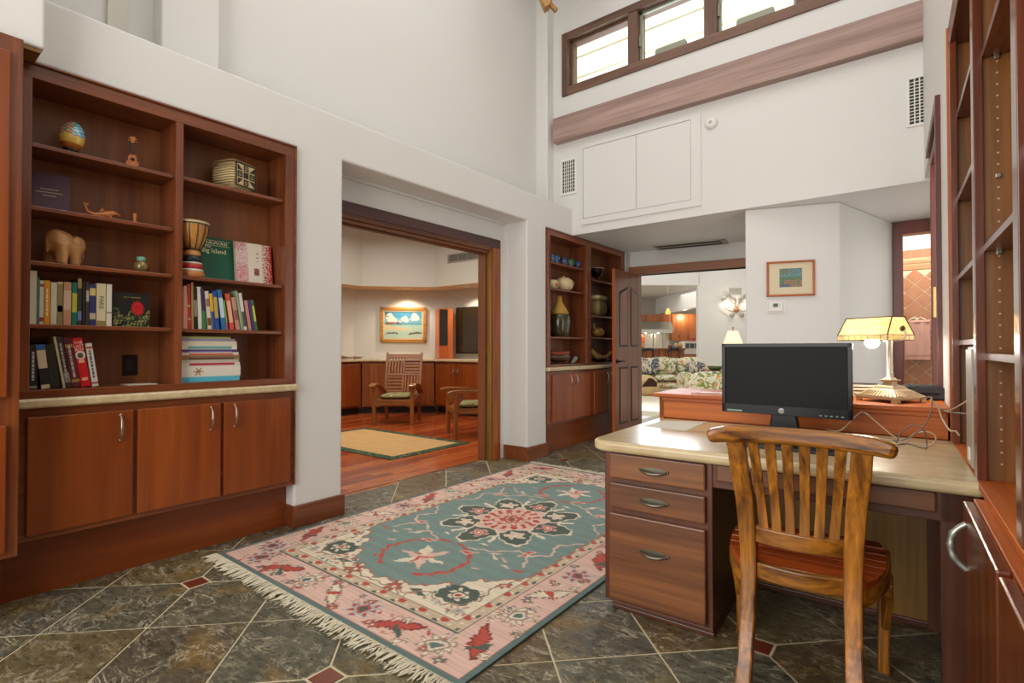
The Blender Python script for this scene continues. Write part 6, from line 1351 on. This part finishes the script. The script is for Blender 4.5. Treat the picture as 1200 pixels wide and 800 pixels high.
gbw = lthing('green_bowl', 'shallow green bowl on the end table', 'bowl', lx(838, 13.25), 13.25, .60); MB().lathe([(.0, 0), (.10, 0), (.17, .05), (.20, .12), (.185, .12), (.15, .055), (.0, .03)], n=24).build('bowl', plain('green_glaze', '#4a5a38', .3, coat=.3), gbw); MB().lathe([(.185, .115), (.203, .12), (.203, .128), (.185, .128)], n=24).build('rim', plain('pale_cream', '#c8c0a0', .4), gbw)
sl = lthing('table_lamp', 'lit table lamp with cream bell shade behind the monitor', 'lamp', lx(859, 13.25), 13.25, .60)
MB().lathe([(.0, 0), (.10, 0), (.10, .03), (.04, .06), (.07, .2), (.09, .3), (.05, .42), (.02, .5), (.02, .66)], n=20).build('base', plain('bronze_lamp', '#6a5030', .4, .5), sl)
t = NT('lit_shade'); t.fin('#e8d4ae', .8); t.b.inputs['Emission Color'].default_value = (1, .82, .55, 1); t.b.inputs['Emission Strength'].default_value = .55
shp = MB(); v = []; f = []; K_ = 48
for r, z in ((.235, .66), (.20, .76), (.15, .90), (.115, 1.0)):
    for j in range(K_): a = 2 * math.pi * j / K_; rr_ = r * (1 + .03 * abs(math.sin(a * 5))); v.append((rr_ * math.cos(a), rr_ * math.sin(a), z))
for i in range(3):
    for j in range(K_): j2 = (j + 1) % K_; f.append((i * K_ + j, i * K_ + j2, (i + 1) * K_ + j2, (i + 1) * K_ + j))
shp.add(v, f, True); shp.build('lamp_shade', t.m, sl).modifiers.new('s', 'SOLIDIFY').thickness = .006
MB().tube([(0, 0, .66), (0, 0, 1.06)], .008, 6).build('harp', plain('bronze_lamp', '#6a5030'), sl); MB().ball((0, 0, 1.08), .022, 10).build('finial', plain('bronze_lamp', '#6a5030'), sl)
point('table_lamp_bulb', tuple(LM @ Vector((lx(859, 13.25), 13.25, 1.42))), 10)
# wall sconce
sc_o = lthing('wall_sconce', 'lit wall sconce of leafy metal sprays with a central boss', 'lamp', lx(862.5, 14.99), 14.99, lz(360, 15)); sc_o.scale = (.82, .82, .82); SIL = plain('sconce_metal', '#a8a098', .35, .7); COPP = plain('sconce_copper', '#b8805a', .4, .6)
MB().ball((0, -.05, -.08), (.10, .05, .10), 14).build('boss', COPP, sc_o)
t = NT('sconce_glow'); t.b.inputs['Emission Color'].default_value = (1, .87, .66, 1); t.b.inputs['Emission Strength'].default_value = 2.5
for s_ in (-1, 1):
    MB().tube([(0, -.06, -.05), (s_ * .2, -.12, -.16), (s_ * .40, -.12, -.05), (s_ * .42, -.10, .0)], .018, 7).build('arm', SIL, sc_o); MB().lathe([(.0, 0), (.05, 0), (.085, .08), (.09, .2), (.0, .2)], c=(s_ * .40, -.12, -.02), n=16).build('candle_shade', t.m, sc_o)
    MB().tube([(0, -.05, 0), (s_ * .1, -.1, .2), (s_ * .3, -.1, .36), (s_ * .48, -.08, .26)], .016, 7).build('spray', SIL, sc_o)
    for k, (lx_, lz_) in enumerate(((.10, .22), (.28, .37), (.46, .26), (.16, -.28))): MB().ball((s_ * lx_, -.10, lz_), (.075, .014, .10), 10, M=Matrix.Rotation(s_ * (.5 + k * .5), 3, 'Y')).build('leaf', SIL, sc_o)
point('sconce_light', tuple(LM @ Vector((lx(862.5, 14.7), 14.7, lz(356, 15)))), 3.5)
louvre('air_vent', 'grey square vent above the wall sconce', .37, .20, 6, 0, Matrix.Translation(LM @ Vector((lx(854.5, 15), 14.998, lz(345.5, 15)))) @ Matrix.Rotation(LA, 4, 'Z'), plain('vent_pale', '#b8b6b0', .6), plain('vent_mid', '#a8a6a0', .7))
# kitchen
D_ = 21.6
def kx(u, d=D_): return lx(u, d)
kc = lthing('kitchen_cabinets', 'tall brown kitchen wall cabinets with paired doors', 'cabinet', kx(803), D_); ROOTM[kc.name] = Matrix.Translation(LM @ Vector((kx(803), D_, 0))) @ Matrix.Rotation(LA, 4, 'Z')
c0 = kx(803); BX(kx(787) - c0, kx(835) - c0, 0, .36, 1.48, 2.58).build('carcass', KITW['z'], kc)
for a, b in ((787.5, 797.3), (797.6, 807.5), (808, 819), (819.5, 834)): 
    dd = BX(kx(a) - c0 + .01, kx(b) - c0 - .01, -.022, 0, 1.50, 2.55).build('door', KITW['z'], kc, bevel=.006); MB().tube([(kx(b) - c0 - .06, -.03, 1.58), (kx(b) - c0 - .06, -.03, 1.72)], .010, 6).build('handle', DARKIRON, dd)
kv = lthing('hood_cabinet', 'slatted wooden cabinet band above the range hood', 'cabinet', kx(765), D_); c1 = kx(765); BX(kx(735) - c1, kx(786.6) - c1, .0, .4, 2.26, 2.56).build('carcass', KITW['x'], kv)
for k in range(18): x_ = kx(736 + k * 2.8) - c1; BX(x_, x_ + .075, -.02, 0, 2.27, 2.55).build('slat', KITW['z'], kv)
hd = lthing('range_hood', 'stainless steel range hood in the kitchen', 'range hood', kx(765), D_); STL = plain('stainless', '#a8a8a0', .35, .8)
MB().prism([(0, 2.26), (-.12, 2.26), (-.42, 1.92), (-.42, 1.78), (0, 1.78)], 'x', kx(737) - c1, kx(785.5) - c1).build('canopy', STL, hd); BX(kx(737) - c1, kx(784) - c1, -.44, -.42, 1.78, 1.93).build('lip', plain('stainless_bright', '#d8d8d4', .3, .5), hd)
t = NT('hood_lamp'); t.b.inputs['Emission Color'].default_value = (1, .9, .7, 1); t.b.inputs['Emission Strength'].default_value = 12
for u in (755, 770): MB().lathe([(.0, 0), (.04, 0), (.04, .01), (.0, .01)], c=(kx(u) - c1, -.2, 1.77), n=14).build('lamp', t.m, hd)
for u in (755, 770): point('hood_light', tuple(LM @ Vector((kx(u), D_ - .25, 1.74))), 4, (1, .9, .7))
bs_ = lthing('backsplash', 'pale steel backsplash of three panels behind the range', 'backsplash', kx(768), D_); c2 = kx(768)
for a, b in ((757, 766.5), (767.5, 778), (779, 786.3)): BX(kx(a) - c2, kx(b) - c2, .2, .22, 1.16, 1.77).build('panel', plain('steel_pale', '#b9b4aa', .35, .3), bs_)
sp_ = lthing('spice_cabinet', 'small orange wooden wall unit left of the backsplash', 'cabinet', kx(753), D_); BX(-.12, .12, .05, .22, 1.38, 1.74).build('body', ORG['z'], sp_); BX(-.105, .105, .035, .05, 1.40, 1.72).build('door', ORG['z'], sp_, bevel=.004)
BD = 18.2
br = lthing('bar_counter', 'dark wooden breakfast bar in front of the kitchen', 'counter', lx(785, BD), BD); cb_ = lx(785, BD); BX(lx(735, BD) - cb_, lx(803, BD) - cb_, -.05, .5, 1.10, 1.16).build('bar_top', MAHD['x'], br, bevel=.006)
for k in range(9): a = lx(736 + k * 7.4, BD) - cb_; BX(a, a + .2, .06, .1, 0, 1.10).build('panel', KITW['z'], br, bevel=.003)
BX(lx(735, BD) - cb_, lx(803, BD) - cb_, .1, .45, 0, 1.10).build('body', MAHD['z'], br)
for i, u in enumerate((757.5, 788)):
    o = lthing('bar_stool', ('bar stool with curved dark back at the left of the breakfast bar', 'bar stool with curved dark back at the right of the breakfast bar')[i], 'stool', lx(u, 17.6), 17.6, 0, 'bar stools'); MB().sweep([(-.2, -.18, 1.06), (-.1, -.24, 1.12), (.1, -.24, 1.12), (.2, -.18, 1.06)], .03, .09).build('back_rail', BLK, o); MB().cushion(-.2, .2, -.2, .2, .70, .78, 10, 4).build('seat', plain('stool_leather', '#7a3a24', .4), o)
    for sx in (-1, 1):
        for sy in (-1, 1): MB().tube([(sx * .2, sy * .2, 0), (sx * .17, sy * .17, .72)], .018, 6).build('leg', BLK, o)
        MB().tube([(sx * .17, -.17, .72), (sx * .2, -.18, 1.06)], .016, 6).build('back_post', BLK, o)
rg_ = lthing('kitchen_range', 'white and steel kitchen appliance with dark windows right of the bar', 'appliance', lx(811, 19), 19.0); BX(-.26, .3, 0, .5, .95, 1.42).build('body', plain('appliance_white', '#cfcac0', .4), rg_, bevel=.01)
for k in range(3): BX(-.24 + k * .17, -.10 + k * .17, -.01, 0, 1.16, 1.34).build('window', plain('appliance_dark', '#4a4a4c', .2), rg_)
BX(-.26, .3, -.005, .5, .0, .94).build('base_drawers', KITW['x'], rg_); rt = lthing('red_tin', 'red tin on top of the kitchen appliance', 'tin', lx(812, 19.2), 19.2, 1.42); MB().lathe([(.0, 0), (.10, 0), (.10, .09), (.0, .09)], n=16).build('body', plain('tin_red', '#b02a34', .4), rt); MB().lathe([(.0, .09), (.104, .09), (.104, .105), (.0, .105)], n=16).build('lid', plain('tin_red2', '#8a1c24', .4), rt)
cj = lthing('canister', 'honey coloured canister on the left end of the breakfast bar', 'jar', lx(753, BD), BD + .15, 1.16); MB().lathe([(.0, 0), (.09, 0), (.10, .05), (.10, .16), (.07, .18)], n=18).build('body', plain('honey_glaze', '#c88a48', .3), cj); MB().lathe([(.072, .18), (.072, .20), (.02, .215), (.0, .23)], n=18).build('lid', plain('honey_dark', '#8a5a2c', .4), cj)
for i, (u, c, lb) in enumerate(((787, '#6a4a34', 'small brown pot on the breakfast bar'), (794, '#9a8a78', 'grey tea jar on the breakfast bar'), (798.5, '#b8843a', 'amber jar at the right end of the breakfast bar'))): lathe_thing('jar', lb, 'jar', tuple(LM @ Vector((lx(u, BD), BD + .15, 1.16))), [(.0, 0), (.06, 0), (.085, .04), (.08, .11), (.04, .14 + .03 * i), (.0, .15 + .03 * i)], plain('jar_' + c, c, .3), 'jars on the breakfast bar', 16)
pn = lthing('pendant_lamp', 'amber glass pendant lamp hanging in the kitchen', 'lamp', lx(783, 17.4), 17.4, lz(368, 17.4)); zc_ = 3.3 - lz(368, 17.4)
t = NT('amber_pendant'); t.fin('#d8862c', .3); t.b.inputs['Emission Color'].default_value = (1, .45, .10, 1); t.b.inputs['Emission Strength'].default_value = 1.2
MB().lathe([(.085, 0), (.08, .06), (.05, .13), (.03, .19), (.0, .20)], n=18).build('shade', t.m, pn); MB().tube([(0, 0, .19), (0, 0, zc_)], .006, 6).build('cord', IRON, pn); MB().lathe([(.0, 0), (.06, 0), (.06, .03), (.0, .03)], c=(0, 0, zc_ - .03), n=14).build('canopy', IRON, pn)
point('kitchen_down', tuple(LM @ Vector((kx(800), D_ - .35, 2.45))), 25, (1, .85, .6))
